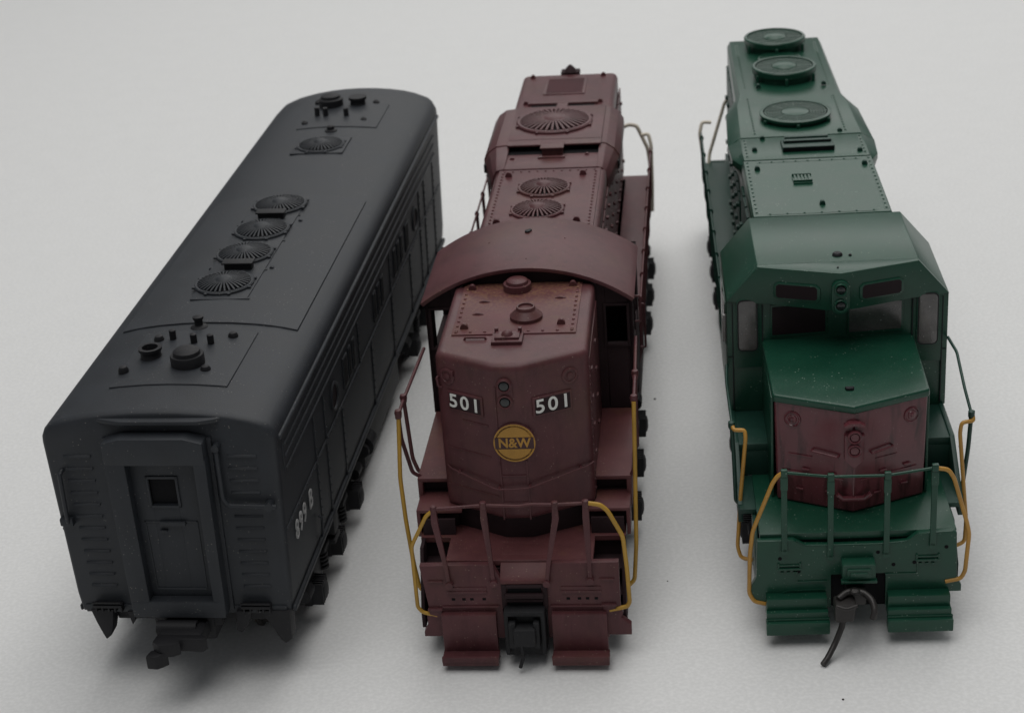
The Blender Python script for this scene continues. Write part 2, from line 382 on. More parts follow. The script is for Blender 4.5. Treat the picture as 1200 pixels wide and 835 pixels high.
    for (a, b, c, d) in ((fx0, wx0, 1.6, 4.12), (wx1, fx1, 1.6, 4.12), (wx0, wx1, 1.6, wz0), (wx0, wx1, wz1, 4.12)): g.box(a, b, -.12, -.065, c, d, bev=.004)
    for (a, b, c, d) in ((-.245, -.205, 3.29, 3.85), (.225, .265, 3.29, 3.85), (-.24, .26, 3.805, 3.85), (-.24, .26, 3.29, 3.335)): g.box(a, b, -.145, -.11, c, d, bev=.008)
    for z in (1.9,): g.box(-.36, .48, -.135, -.115, 1.78, 1.82, bev=.005)
    for x in (-.38, .46): g.box(x, x + .03, -.135, -.115, 1.8, 3.05, bev=.005)
    g.box(-.38, .49, -.135, -.115, 3.02, 3.05, bev=.005)
    d_ = g.obj('door', BLACK, T)
    g = MB(); g.box(wx0 - .01, wx1 + .01, -.075, -.06, wz0 - .01, wz1 + .01, bev=0); g.obj('window', VOID, d_)
    g = MB(); g.box(-.12, .3, -.18, -.13, 2.98, 3.06, bev=.015); g.box(-.14, -.02, -.17, -.12, 2.86, 2.9, bev=.01); g.obj('handle', BLACK, d_)
    # louvers either side of the door
    for sg in (-1, 1):
        for k in range(12):
            z = 4.14 - k * .214; xa, xb = (1.06, 1.52) if sg > 0 else (-1.54, -1.10)
            g = MB(); g.prism([(-.034, z - .022), (-.008, z + .02), (.01, z + .02), (.01, z - .022)], xa, xb, 'x', bev=.006, seg=1); g.obj('louver', BLACK, body)
    g = MB(); g.tube([(-1.6, 0, 3.9), (-1.62, -.1, 3.86), (-1.66, -.1, 3.0), (-1.66, 0, 2.96)], .035); g.box(-1.8, -1.58, -.1, .02, 2.92, 3.06, bev=.03)
    g.obj('grab_iron', BLACK, body)
    g = MB(); g.tube([(.93, 0, 4.34), (.93, -.12, 4.28), (.94, -.12, 3.45), (1.02, -.12, 3.32), (1.78, -.12, 3.30)], .04); g.lathe([(.07, -.16), (.07, 0)], (1.66, 0, 3.3), 'y', 16)
    g.lathe([(.06, -.16), (.06, 0)], (.93, 0, 4.33), 'y', 16); g.obj('grab_iron', BLACK, body)
    for x0 in (-1.55, 1.0):
        g = MB(); g.box(x0, x0 + .5, -.14, 0, 1.42, 1.47, bev=.01); g.box(x0, x0 + .5, -.14, -.1, 1.50, 1.53, bev=.008)
        for k in range(5): g.box(x0 + .03 + k * .11, x0 + .06 + k * .11, -.13, 0, 1.34, 1.42, bev=.005)
        g.obj('step', BLACKD, body)
    g = MB(); g.box(-1.72, 1.75, -.02, .02, 1.28, 1.42, bev=.01); g.obj('end_beam', BLACK, body)
    # corner pilots hanging under the end
    for sg in (-1, 1):
        g = MB()
        if sg < 0: g.prism([(-1.64, 1.34), (-1.24, 1.34), (-1.3, 1.05), (-1.36, .84), (-1.46, .76), (-1.5, .86), (-1.58, 1.1)], -.05, .25, 'y', bev=.02)
        else: g.prism([(1.28, 1.34), (1.80, 1.34), (1.78, .8), (1.66, .72), (1.58, .8), (1.44, 1.1)], -.05, .25, 'y', bev=.02)
        g.obj('corner_step', BLACKD, T)
    g = MB()
    g.prism([(-1.0, 1.3), (-.86, 1.3), (-.9, 1.12), (-.95, 1.05)], -.05, .05, 'y', bev=.01); g.obj('air_hose_bracket', BLACKD, T); g = MB()
    g.prism([(.9, 1.36), (1.15, 1.36), (1.08, 1.1), (.95, .95), (.86, 1.0)], -.1, .1, 'y', bev=.02)
    g.obj('air_hose_bracket', BLACKD, T)
    # coupler
    g = MB(); g.box(-.36, .5, -.15, .4, .85, 1.36, bev=.05); g.box(-.3, .42, -.62, -.1, .98, 1.26, bev=.07); g.box(-.5, .62, -.12, .1, 1.1, 1.4, bev=.03)
    g.lathe([(.13, -.55), (.13, .1)], (.18, -.35, 1.2), 'x', 18)
    cpl = g.obj('coupler', BLACKD, T)
    g = MB(); g.prism([(-.30, -.5), (-.34, -.80), (-.2, -.9), (.0, -.88), (.12, -.80), (.08, -.72), (.45, -.74), (.52, -.64), (.3, -.5)], 1.0, 1.24, 'z', bev=.04)
    g.prism([(-.2, -.75), (-.38, -.80), (-.42, -.98), (-.24, -1.0), (-.08, -.86)], .84, 1.08, 'z', bev=.03); g.obj('knuckle', BLACKD, cpl)
    # sides
    for sg in (1, -1):
        def bx(mb, d0, d1, y0, y1, z0, z1, bev=.008):
            a, b = sorted((sg * (1.845 + d0), sg * (1.845 + d1))); mb.box(a, b, y0, y1, z0, z1, bev=bev, seg=1)
        g = MB()
        bx(g, -.02, .05 if sg > 0 else .012, .14, 15.9, 4.33, 4.41, .02)
        for z in (4.12, 3.92, 3.70): bx(g, -.02, .04, .36, 15.2, z, z + .035, .01)
        bx(g, -.02, .012, .30, 15.3, 3.70, 4.35, .005)
        g.obj('air_intake_grille', BLACK, T)
        g = MB()
        bx(g, -.02, .022, .1, 15.7, 2.74, 2.79)
        for y, z0, z1 in ((2.33, 1.3, 3.6), (3.1, 1.3, 3.6), (4.4, 1.3, 2.74), (6.1, 2.76, 3.6), (7.2, 1.3, 2.74), (9.4, 1.3, 3.6), (11.6, 1.3, 2.74), (13.0, 1.3, 3.6), (13.7, 1.3, 3.6), (14.9, 1.3, 3.6)):
            bx(g, -.02, .018, y - .03, y + .03, z0, z1)
            n = int((z1 - z0) / .16)
            for k in range(n): g.rivet(sg * 1.866, y, z0 + .1 + k * .16, .022, .016, 'x', sg)
        for k in range(66): g.rivet(sg * 1.869, .4 + k * .23, 2.765, .02, .014, 'x', sg)
        bx(g, -.03, .05 if sg > 0 else .015, .05, 15.9, 1.26, 1.36, .02)
        g.obj('side_trim', BLACK, T)
        for y in (3.9, 12.4):
            g = MB(); g.lathe([(.27, sg * -.01), (.27, sg * .03), (.235, sg * .035), (.215, sg * .015), (.21, sg * -.0)], (sg * 1.845, y, 3.2), 'x', 36); pr = g.obj('porthole', BLACK, T)
            g = MB(); g.lathe([(.212, 0), (.212, sg * .006)], (sg * 1.845, y, 3.2), 'x', 30); g.obj('window', DGLASS, pr)
        for y, wd in ((4.85, .26), (5.25, .1), (5.6, .1), (7.7, .16), (8.1, .16), (8.5, .16), (9.9, .16), (10.3, .16), (10.7, .16), (11.35, .3)):
            g = MB(); a, b = sorted((sg * 1.84, sg * 1.87)); g.box(a, b, y - wd / 2 - .04, y + wd / 2 + .04, 2.92, 3.52, bev=.01)
            v = g.obj('side_vent', BLACK, T)
            g = MB(); a, b = sorted((sg * 1.868, sg * 1.873)); g.box(a, b, y - wd / 2, y + wd / 2, 2.97, 3.47, bev=0); g.obj('opening', VOID, v)
        # door steps and skirts below the sill
        for y in (3.05, 13.4):
            g = MB(); a, b = sorted((sg * 1.62, sg * 1.9)); g.box(a, b, y - .16, y + .16, .98, 1.34, bev=.02); g.box(a, b, y - .2, y + .2, .82, .9, bev=.01); g.obj('step', BLACKD, T)
        g = MB(); a, b = sorted((sg * 1.2, sg * 1.72))
        g.box(a, b, 6.4, 10.2, .35, 1.28, bev=.12); g.lathe([(.2, 6.2), (.2, 6.6)], (sg * 1.76, 0, .95), 'y', 20); g.lathe([(.14, 6.0), (.14, 6.1), (.05, 6.2)], (sg * 1.76, 0, .95), 'y', 16)
        g.obj('fuel_tank', BLACKD, T)
        g = MB(); g.tube([(sg * 1.87, 2.0, 1.9), (sg * 1.93, 2.0, 1.86), (sg * 1.93, 2.0, 1.5), (sg * 1.86, 2.0, 1.46)], .022); g.obj('grab_iron', BLACK, T)
    g = MB(); g.box(-1.3, 1.3, .2, 15.8, 1.0, 1.42, bev=.04); g.obj('underframe', BLACKD, T)
    truck(T, 3.35, (1.8, 3.4, 5.0), BLACKD, 1.62)
    truck(T, 13.2, (11.6, 13.2, 14.8), BLACKD, 1.62)
    bpy.context.view_layer.update()
    for o in T.children_recursive:             # the sides lean out slightly towards the roof
        if o.type == 'MESH' and not o.name.startswith(('truck', 'wheel', 'side_frame', 'axle', 'journal', 'spring', 'brake', 'coupler', 'knuckle')):
            for v in o.data.vertices: v.co.x *= 1 + .018 * (max(1.2, min(4.4, v.co.z)) - 3.3)
    # number on the side
    mt = Matrix.Translation((1.836, 1.16, 2.42)) @ Matrix.Rotation(R(1.9), 4, 'Y') @ Matrix.Rotation(R(90), 4, 'Z') @ Matrix.Rotation(R(90), 4, 'X')
    text('number_lettering', '899 B', .50, mt, GREYL, T, .01, -.004, .86, 1.25)
    return T

# ================================================================ 2. tuscan red high hood unit (middle)
def build_red():
    T = thing('model_locomotive', 'dark red model locomotive numbered 501 with round gold N&W emblem between the other two',
              'model train', (-.14, 25.076, 0), -.122, GRP)
    cx = -.03
    # ---- short hood (nose)
    plan = [(-1.25, 1.20), (-.26, .66), (.17, .66), (1.20, 1.17), (1.18, 3.95), (-1.23, 3.95)]
    g = MB(); g.prism(plan, 2.18, 4.96, 'z', bev=.13, seg=5, ang=40); nose = g.obj('short_hood', REDS, T)
    g = MB(); g.prism([(-1.2, 1.33), (-.26, .83), (.17, .83), (1.15, 1.3), (1.15, 3.95), (-1.2, 3.95)], 1.7, 2.2, 'z', bev=.02); g.obj('hood_base', REDD, nose)
    g = MB(); g.box(-1.05, .98, 1.82, 3.9, 4.93, 4.982, bev=.012)
    for x in (-.98, .91): g.rivets((x, 1.95, 4.982), (x, 3.8, 4.982), 11, rr=.028, h=.022)
    g.rivets((-.98, 1.9, 4.982), (.91, 1.9, 4.982), 9, rr=.028, h=.022)
    h = g.obj('roof_hatch', REDH, nose)
    for x, y in ((-.86, 2.06), (.72, 2.16), (-.9, 3.66), (.82, 3.72)):
        g = MB(); g.lug(x, y, 4.97, .07, .035); g.obj('lifting_lug', REDS, h)
    g = MB(); g.lathe([(.24, 4.96), (.24, 5.07), (.235, 5.1), (.19, 5.1), (.18, 5.15), (.14, 5.175), (.04, 5.18)], (-.12, 3.62, 0), n=40); g.obj('vent_cap', REDS, h)
    g = MB(); g.lathe([(.27, 4.98), (.27, 5.04), (.16, 5.14), (.155, 5.18), (.145, 5.195), (.125, 5.195), (.12, 5.16), (.03, 5.155)], (.13, 2.42, 0), n=40); g.obj('exhaust_stack', REDS, h)
    g = MB()
    for x0, y in ((-.72, 3.1), (-.78, 2.6), (.55, 3.2)): g.tube([(x0, y, 4.975), (x0 + .08, y, 5.0), (x0 + .18, y, 4.975)], .02)
    g.obj('welded_ring', REDS, h)
    g = MB(); g.box(-.36, .14, 1.42, 1.82, 4.95, 5.02, bev=.015); g.box(-.31, .09, 1.5, 1.76, 5.0, 5.06, bev=.02); g.lathe([(.1, 5.05), (.08, 5.1), (.03, 5.13)], (-.11, 1.62, 0), n=16)
    for x in (-.3, .08): g.box(x - .03, x + .03, 1.76, 1.84, 5.02, 5.1, bev=.01)
    g.obj('bell_bracket', REDS, nose)
    g = MB(); g.tube([(-.82, 1.66, 4.95), (-.8, 1.66, 5.0), (-.48, 1.66, 5.0), (-.46, 1.66, 4.95)], .018); g.obj('grab_iron', REDS, nose)
    # nose front details.  facets: left normal turned by -28 deg, right by +27
    FL = Matrix.Translation((-.755, .93, 0)) @ Matrix.Rotation(math.atan2(-.54, .99), 4, 'Z')
    FR = Matrix.Translation((.685, .915, 0)) @ Matrix.Rotation(math.atan2(.51, 1.03), 4, 'Z')
    for Fm, x, lab in ((FL, -.01, 'left'), (FR, -.08, 'right')):
        g = MB(); g.xf = Fm; g.box(x - .34, x + .34, -.035, .02, 4.02, 4.36, bev=.03, seg=3); nb = g.obj('number_board', REDS, nose)
        g = MB(); g.xf = Fm; g.box(x - .30, x + .30, -.041, -.03, 4.055, 4.325, bev=.004); g.obj('board_face', REDD, nb)
        text('number_lettering', '501', .33, Fm @ face_mtx(x, -.045, 4.19), WHITE, nb, .006, .004, 1.08, 1.22)
    for Fm, x in ((FL, -.34), (FR, .25)):
        g = MB(); g.xf = Fm; g.lathe([(.14, 0), (.14, -.02), (.12, -.03), (.10, -.03), (.09, -.015), (.06, -.015), (.055, -.03), (.02, -.04)], (x, 0, 4.6), 'y', 28)
        g.obj('class_light', REDS, nose)
    g = MB(); g.xf = FL; g.tube([(-.52, 0, 4.55), (-.52, -.05, 4.55), (-.5, -.05, 4.4), (-.46, 0, 4.38)], .02); g.box(-.24, -.2, -.05, 0, 4.62, 4.72, bev=.01); g.obj('grab_iron', REDS, nose)
    g = MB(); g.xf = Matrix.Translation((-.1, .66, 0))
    pts = []
    for k in range(9): a = math.pi * k / 8; pts.append((.13 * math.cos(a), 4.62 + .13 * math.sin(a)))
    for k in range(9): a = math.pi + math.pi * k / 8; pts.append((.13 * math.cos(a), 4.36 + .13 * math.sin(a)))
    g.prism(pts, -.03, .01, 'y', bev=.01, seg=1)
    for z in (4.63, 4.35): g.lathe([(.118, -.02), (.118, -.06), (.105, -.07), (.09, -.065), (.085, -.035), (.02, -.03)], (0, 0, z), 'y', 30)
    hl = g.obj('headlight', REDS, nose)
    for z in (4.63, 4.35):
        g = MB(); g.lathe([(.082, 0), (.07, -.025), (.03, -.035)], (-.1, .62, z), 'y', 24); g.obj('lens', LENS, hl)
    # seams, door lines
    g = MB()
    for x in (-.26, .17): g.box(x - .012, x + .012, .645, .665, 2.2, 3.28, bev=0)
    g.box(-.27, -.25, .645, .665, 3.2, 4.6, bev=0)
    g.box(-.26, .17, .645, .668, 2.5, 2.525, bev=0); g.box(-.26, .17, .645, .668, 3.0, 3.02, bev=0)
    g.xf = FL; g.box(-.5, .5, -.012, .01, 2.6, 2.62, bev=0); g.box(-.44, .4, -.012, .01, 3.3, 3.32, bev=0); g.box(-.1, .4, -.012, .01, 3.86, 3.88, bev=0)
    g.xf = FR
    g.xf = Matrix(); g.obj('panel_seam', REDS, nose)
    g = MB(); g.tube([(-1.2, 1.2, 2.95), (-1.13, 1.08, 2.93), (-.36, .6, 2.79), (-.1, .57, 2.8), (.2, .58, 2.82), (1.12, 1.06, 2.95), (1.2, 1.15, 2.97)], .016)
    for q in ((-.98, .95, 2.9), (-.3, .58, 2.79), (.2, .58, 2.82), (1.0, .99, 2.93)): g.box(q[0] - .02, q[0] + .02, q[1], q[1] + .12, q[2] - .02, q[2] + .02, bev=.005)
    g.obj('grab_iron', REDS, nose)
    # emblem
    ez, ex = 3.62, -.0
    g = MB(); g.lathe([(.345, 0), (.345, -.03), (.335, -.036), (.02, -.036)], (ex, .655, ez), 'y', 48); em = g.obj('emblem', REDS, nose)
    g = MB(); g.lathe([(.335, -.036), (.335, -.042), (.31, -.042), (.31, -.03)], (ex, .655, ez), 'y', 48); g.obj('emblem_ring', GOLD, em)
    g = MB()
    for sgn in (1, -1):
        pts = []
        rr = .285; z0 = .105; a0 = math.asin(z0 / rr)
        for k in range(17):
            a = a0 + (math.pi - 2 * a0) * k / 16; pts.append((ex + rr * math.cos(a), ez + sgn * rr * math.sin(a)))
        g.prism(pts, .61, .625, 'y', bev=0)
    g.obj('emblem_gold', GOLD, em)
    g = MB(); g.box(ex - .31, ex + .31, .608, .62, ez - .10, ez + .10, bev=0); g.obj('emblem_band', DARKM, em)
    text('emblem_lettering', 'N&W', .23, face_mtx(ex, .605, ez), GOLD, em, .004, .006, .92, 1.0)
    # ---- nose side: door & hinges on the right side
    g = MB()
    g.box(1.185, 1.205, 1.4, 3.7, 2.6, 4.7, bev=.01)
    for z in (2.9, 3.4, 3.9, 4.4):
        for y in (1.55, 2.6): g.box(1.19, 1.235, y, y + .12, z, z + .05, bev=.01)
    g.rivets((1.2, 1.32, 2.4), (1.2, 1.32, 4.75), 16, rr=.022, h=.02, axis='x')
    g.obj('side_door', REDS, nose)
    # ---- cab
    cf, cr, zt, zf = 3.93, 6.35, 4.7, 2.5
    g = MB()
    # front wall with window openings either side of the hood
    def wall(x0, x1, z0, z1, y0=cf, y1=cf + .09): g.box(x0, x1, y0, y1, z0, z1, bev=.008, seg=1)
    for sg in (-1, 1):
        a = sorted((sg * 1.70, sg * 1.80)); wall(a[0], a[1], zf, zt)
        a = sorted((sg * 1.18, sg * 1.34)); wall(a[0], a[1], zf, 4.9)
        a = sorted((sg * 1.34, sg * 1.70)); wall(a[0], a[1], zf, 3.78)
        a = sorted((sg * 1.34, sg * 1.70)); g.prism([(a[0], 4.5), (a[1], 4.5), (a[1], 4.86 if sg < 0 else 4.72), (a[0], 4.72 if sg < 0 else 4.86)], cf, cf + .09, 'y', bev=0)
    g.prism([(-1.2, 4.6), (1.2, 4.6), (1.2, 4.94), (.7, 5.12), (0, 5.20), (-.7, 5.12), (-1.2, 4.90)], cf, cf + .09, 'y', bev=0)
    wall(-1.2, 1.2, zf, 4.62)
    # sides with windows, rear wall
    for sg in (-1, 1):
        a = sorted((sg * 1.71, sg * 1.80))
        g.box(a[0], a[1], cf, cr, zf, 3.55, bev=.01); g.box(a[0], a[1], cf, cr, 4.45, zt, bev=.01)
        g.box(a[0], a[1], cf, cf + .45, 3.5, 4.5, bev=.01); g.box(a[0], a[1], cr - .5, cr, 3.5, 4.5, bev=.01); (g.box(a[0], a[1], 5.0, 5.1, 3.5, 4.5, bev=.01) if sg > 0 else None)
    g.box(-1.3, 1.8, cr - .09, cr, zf, 4.7, bev=.01)
    g.box(-1.8, -1.3, cr - .09, cr, zf, 3.6, bev=.01)
    g.box(-1.75, 1.75, cf, cr, zf - .05, zf + .05, bev=.01)
    cab = g.obj('cab', REDD, T)
    for sg in (-1, 1):
        g = MB()
        x0, x1 = (1.34, 1.70) if sg > 0 else (-1.70, -1.34)
        for (a, b, c, d) in ((x0 - .045, x0 + .005, 3.73, 4.55), (x1 - .005, x1 + .045, 3.73, 4.55), (x0, x1, 3.73, 3.785), (x0, x1, 4.495, 4.55)): g.box(a, b, cf - .03, cf + .02, c, d, bev=.012)
        g.obj('window_frame', REDD, cab)
    # roof arch
    top = []; n = 28
    Rr = (1.85 ** 2 + .62 ** 2) / (2 * .62); a0 = math.asin(1.85 / Rr)
    for k in range(n + 1):
        a = -a0 + 2 * a0 * k / n; top.append((Rr * math.sin(a), 5.30 - Rr + Rr * math.cos(a)))
    bot = []
    for k in range(n + 1):
        a = a0 - 2 * a0 * k / n; bot.append(((Rr - .07) * math.sin(a), 5.30 - Rr + (Rr - .07) * math.cos(a)))
    g = MB(); g.prism(top + bot, 3.78, 6.15, 'y', bev=.012, seg=2, ang=50)
    rf = g.obj('cab_roof', REDS, cab)
    g = MB(); g.lathe([(.05, 0), (.05, .035), (.02, .04)], (-.08, 5.45, 5.295), 'z', 14); g.lathe([(.035, 0), (.035, .03)], (-.04, 5.5, 5.30), 'z', 10); g.obj('roof_stud', BLACKD, rf)
    for x, y in ((-.75, 5.2), (.6, 5.25), (.0, 4.2)):
        g = MB(); g.lathe([(.016, 0), (.01, .014)], (x, y, 5.30 - Rr + math.sqrt(Rr * Rr - x * x) - .004), 'z', 8); g.obj('rivet', REDS, rf)
    # ---- long hood
    g = MB()
    def hring(y, hw, z, r_=.14, zb=2.3):
        q = []
        for k in range(5):
            a = math.pi / 2 * k / 4; q.append((hw - r_ + r_ * math.cos(a), z - r_ + r_ * math.sin(a)))
        pr = [(hw, zb)] + q; return [(x, y, zz) for x, zz in pr] + [(-x, y, zz) for x, zz in pr[::-1]]
    g.loft([hring(6.1, 1.13, 4.93), hring(16.25, 1.10, 4.93), hring(16.5, 1.08, 4.84), hring(16.62, 1.04, 4.66)])
    lh = g.obj('long_hood', REDS, T)
    g = MB()
    g.box(-1.02, 1.02, 6.1, 9.72, 4.9, 4.955, bev=.012)
    for x in (-.93, .93): g.rivets((x, 6.3, 4.955), (x, 9.5, 4.955), 20, rr=.026, h=.02)
    g.rivets((-.9, 9.6, 4.955), (.9, 9.6, 4.955), 12, rr=.022, h=.018)
    hh = g.obj('roof_hatch', REDS, lh)
    for x, y in ((-.8, 9.35), (.68, 9.35), (-.8, 6.8), (.7, 6.8)):
        g = MB(); g.lug(x, y, 4.95, .07, .035); g.obj('lifting_lug', REDS, hh)
    roof_fan(T, -.08, 7.42, 4.955, .47, REDS, 30, plate=False, h=.05)
    roof_fan(T, -.04, 8.62, 4.955, .47, REDS, 30, plate=False, h=.05)
    # radiator section with flared wings
    g = MB()
    for sg in (-1, 1):
        wx = 1.47 if sg < 0 else 1.33; prof0 = [(.93, 4.85), (.93, 5.04), (wx - .26, 5.01), (wx - .1, 4.90), (wx, 4.74), (wx, 4.5), (wx - .14, 4.3), (1.08, 4.1)]
        def wr(y, k, dz=0): return [(sg * (1.02 + (x - 1.02) * k if x > 1 else x), y, z + dz * (z > 4.4)) for x, z in prof0]
        g = MB(); g.loft([wr(9.74, .40, -.06), wr(11.0, 1, 0)], bev=.012, seg=2, ang=14, smooth=False); g.loft([wr(11.02, 1.03, .015), wr(13.45, 1.03, .015), wr(13.6, .8, -.04)], bev=.012, seg=2, ang=14, smooth=False)
        wg = g.obj('radiator_wing', REDS, lh)
        g = MB(); a = sorted((sg * (wx - .08), sg * (wx + .005))); g.box(a[0], a[1], 10.8, 13.3, 4.53, 4.70, bev=.01); g.obj('radiator_screen', BLACKD, wg)
    g = MB(); g.box(-.95, .95, 9.74, 10.6, 4.92, 4.97, bev=.012); g.obj('radiator_front_plate', REDS, lh)
    g = MB(); g.box(-.97, .97, 11.15, 13.4, 4.92, 5.09, bev=.02); g.box(-.97, .97, 10.85, 11.2, 5.05, 5.09, bev=.01); g.obj('radiator_hatch', REDS, lh)
    g = MB(); g.box(-.94, .94, 10.62, 11.16, 4.90, 4.945, bev=0); g.obj('intake_pit_shade', VOID, lh)  # flush black slab paints in the darkness of a recessed pit
    for x0 in (-.72, .12):
        g = MB(); g.box(x0, x0 + .56, 13.5, 13.95, 4.9, 4.945, bev=0); g.obj('exhaust_slot', VOID, lh)
    g = MB(); g.box(-.8, .76, 13.96, 14.02, 4.9, 4.99, bev=.015); g.box(-.14, .1, 13.5, 13.96, 4.9, 4.99, bev=.015); g.obj('exhaust_frame', REDS, lh)
    g = MB(); g.box(-.3, .26, 10.32, 10.42, 4.93, 5.0, bev=.01); g.box(-.22, .2, 10.5, 10.8, 4.93, 5.12, bev=.02); g.box(-.25, .23, 10.45, 10.85, 5.12, 5.15, bev=.01); g.obj('horn_box', REDS, lh)
    roof_fan(T, -.08, 12.3, 5.09, .74, REDS, 36, plate=False, h=.06)
    for x, y in ((-.82, 10.35), (.7, 10.5), (-.85, 14.1), (.8, 14.1), (-.85, 16.1), (.78, 16.1)):
        g = MB(); g.lug(x, y, 4.92, .06); g.obj('lifting_lug', REDS, lh)
    g = MB(); g.box(-.52, .42, 14.75, 15.95, 4.91, 4.95, bev=.01); ve = g.obj('roof_vent', REDS, lh)
    g = MB(); g.box(-.46, .36, 14.82, 15.88, 4.949, 4.956, bev=0)
    g.obj('vent_screen', REDV, ve)
    g = MB(); g.box(-.22, .22, 16.3, 16.6, 4.86, 4.98, bev=.03); g.lathe([(.16, 4.97), (.10, 5.05), (.03, 5.12)], (0, 16.42, 0), n=14); g.obj('roof_beacon', REDD, lh)
    for sg in (-1, 1):                         # doors and latches along both hood sides
        a = sorted((sg * 1.12, sg * 1.15)); b = sorted((sg * 1.14, sg * 1.20))
        for k in range(15):
            y = 6.5 + k * .66
            g = MB(); g.box(a[0], a[1], y, y + .58, 2.55, 4.55, bev=.008, seg=1)
            for z in (2.9, 3.6, 4.3): g.box(b[0], b[1], y + .03, y + .13, z, z + .05, bev=0)
            g.obj('hood_door', REDS, lh)
    # ---- frame, walkways, deck
    for sg in (-1, 1):
        g = MB(); a = sorted((sg * 1.1, sg * 1.78))
        g.box(a[0], a[1], 1.48, cf + .1, 2.45, 2.52, bev=.015); c_ = sorted((sg * 1.70, sg * 1.78)); g.box(c_[0], c_[1], 1.48, cf, 1.95, 2.46, bev=.01)
        b = sorted((sg * 1.0, sg * 1.76)); g.box(b[0], b[1], .98, 1.72, 2.14, 2.20, bev=.015); c_ = sorted((sg * 1.70, sg * 1.76)); g.box(c_[0], c_[1], .98, 1.5, 1.7, 2.15, bev=.01)
        g.obj('front_walkway', RED, T)
        g = MB(); b = sorted((sg * 1.1, sg * 1.72)); g.box(b[0], b[1], 1.68, 1.76, 1.9, 2.46, bev=0); g.box(b[0], b[1], 1.25, 1.3, 1.76, 2.15, bev=0); g.obj('step_riser', REDD, T)  # riser plates in darker red paint in the shade under the treads
        g = MB(); a = sorted((sg * 1.0, sg * 1.74)); g.box(a[0], a[1], cr - .1, 16.55, 2.2, 2.3, bev=.02); g.obj('side_walkway', REDS, T)
    g = MB(); g.prism([(-1.2, .12), (-.42, .12), (.52, .12), (1.18, .1), (1.18, .86), (1.68, .86), (1.68, 1.3), (-1.7, 1.3), (-1.7, .86), (-1.2, .86)], 1.66, 1.76, 'z', bev=.008, seg=1)
    g.obj('front_deck', RED, T)
    g = MB(); g.prism([(.62, 1.7), (.62, 1.762), (.3, 1.763), (.1, 1.71), (-.09, 1.57), (-.13, 1.52), (-.13, 1.46), (.1, 1.6)], -.31, .44, 'x', bev=.012); g.obj('drop_step_plate', RED, T)
    g = MB(); g.box(-1.1, 1.1, .1, 16.4, 1.0, 1.62, bev=.03); g.box(-1.2, 1.2, 1.3, 16.3, 1.6, 2.3, bev=.02)
    g.box(-1.72, 1.72, 1.6, 16.4, 1.95, 2.22, bev=.02); g.obj('frame', REDD, T)
    for sg in (-1, 1):
        g = MB(); a = sorted((sg * 1.12, sg * 1.66))
        for z, y0 in ((1.36, .5), (.98, .3), (.62, .2)): g.box(a[0], a[1], y0, .94, z - .05, z, bev=.01)
        g.box(a[0], a[1], .93, .98, .5, 2.05, bev=0)
        a = sorted((sg * 1.62, sg * 1.68)); g.prism([(.1, .5), (.1, .8), (.35, 1.3), (.55, 1.75), (.98, 1.75), (.98, .5)], a[0], a[1], 'x', bev=.01)
        a = sorted((sg * 1.10, sg * 1.14)); g.box(a[0], a[1], 0, .95, .5, 1.66, bev=0)
        g.obj('stairwell', REDD, T)
    # ---- pilot
    g = MB()
    g.prism([(-1.60, 1.80), (-.42, 1.81), (-.31, 1.56), (-.22, 1.50), (.36, 1.50), (.44, 1.56), (.54, 1.83), (1.60, 1.84), (1.60, .98), (1.64, .88), (1.60, .8), (1.76, .66), (1.76, .47), (1.40, .47), (1.40, .42),
             (.42, .42), (.42, 1.2), (-.30, 1.2), (-.30, .42), (-1.33, .42), (-1.33, .46), (-1.62, .46), (-1.62, .55), (-1.55, .66), (-1.55, .85), (-1.50, .95)], -.10, .02, 'y', bev=.012, seg=2)
    pl = g.obj('pilot', REDS, T)
    for x0 in (-1.18, .66):
        g = MB(); g.box(x0, x0 + .64, -.125, -.1, 1.28, 1.33, bev=.006); g.box(x0, x0 + .64, -.115, -.1, 1.33, 1.40, bev=.004); g.obj('tread_plate', REDS, pl)
    for x0, x1 in ((-1.28, -.36), (.48, 1.42)):
        g = MB(); g.box(x0, x1, -.13, -.1, 1.02, 1.05, bev=.006); g.obj('ledge', REDS, pl)
    for x in (-1.0, -.8, -.6, .66, .84, 1.02, 1.2):
        g = MB(); g.rivet(x, -.1, .94, .022, .015, 'y', -1); g.obj('rivet', REDS, pl)
    for x in (-1.12, -.95, -.82, -.62, .74, .92, 1.05, 1.19):
        g = MB(); g.box(x, x + .055, -.106, -.1, 1.15, 1.19, bev=0); g.obj('bolt_hole', VOID, pl)
    for x, z, x2, z2 in ((-1.48, 1.5, -1.4, .93), (1.28, 1.52, 1.42, .99)):
        g = MB(); g.box(x, x + .24, -.13, -.09, z, z + .03, bev=.008); g.obj('hand_hold', REDS, pl)
        g = MB(); g.lathe([(.1, -.13), (.1, -.1)], (x2, 0, z2), 'y', 18); g.box(x2 - .12, x2 + .12, -.15, -.1, z2 + .04, z2 + .09, bev=.01); g.obj('handrail_bracket', REDS, pl)
    for x0, x1 in ((-1.30, -.41), (.49, 1.38)):
        g = MB(); g.box(x0, x1, -.22, -.08, .22, .94, bev=.012); fb = g.obj('footboard', REDS, pl)
        g = MB(); g.box(x0 - .01, x1 + .02, -.46, -.18, .12, .25, bev=.015); g.box(x0 - .01, x1 + .02, -.48, -.43, .20, .30, bev=.01); g.obj('footboard_lip', REDS, fb)
    g = MB()
    for z in (1.40, 1.14): g.box(-.22, .36, -.16, -.1, z, z + .05, bev=.012)
    g.box(-.24, .38, -.2, -.1, 1.22, 1.30, bev=.02); g.box(-.30, -.22, -.14, -.05, 1.0, 1.45, bev=.01); g.box(.36, .44, -.14, -.05, 1.0, 1.45, bev=.01)
    g.obj('drop_step', REDD, pl)
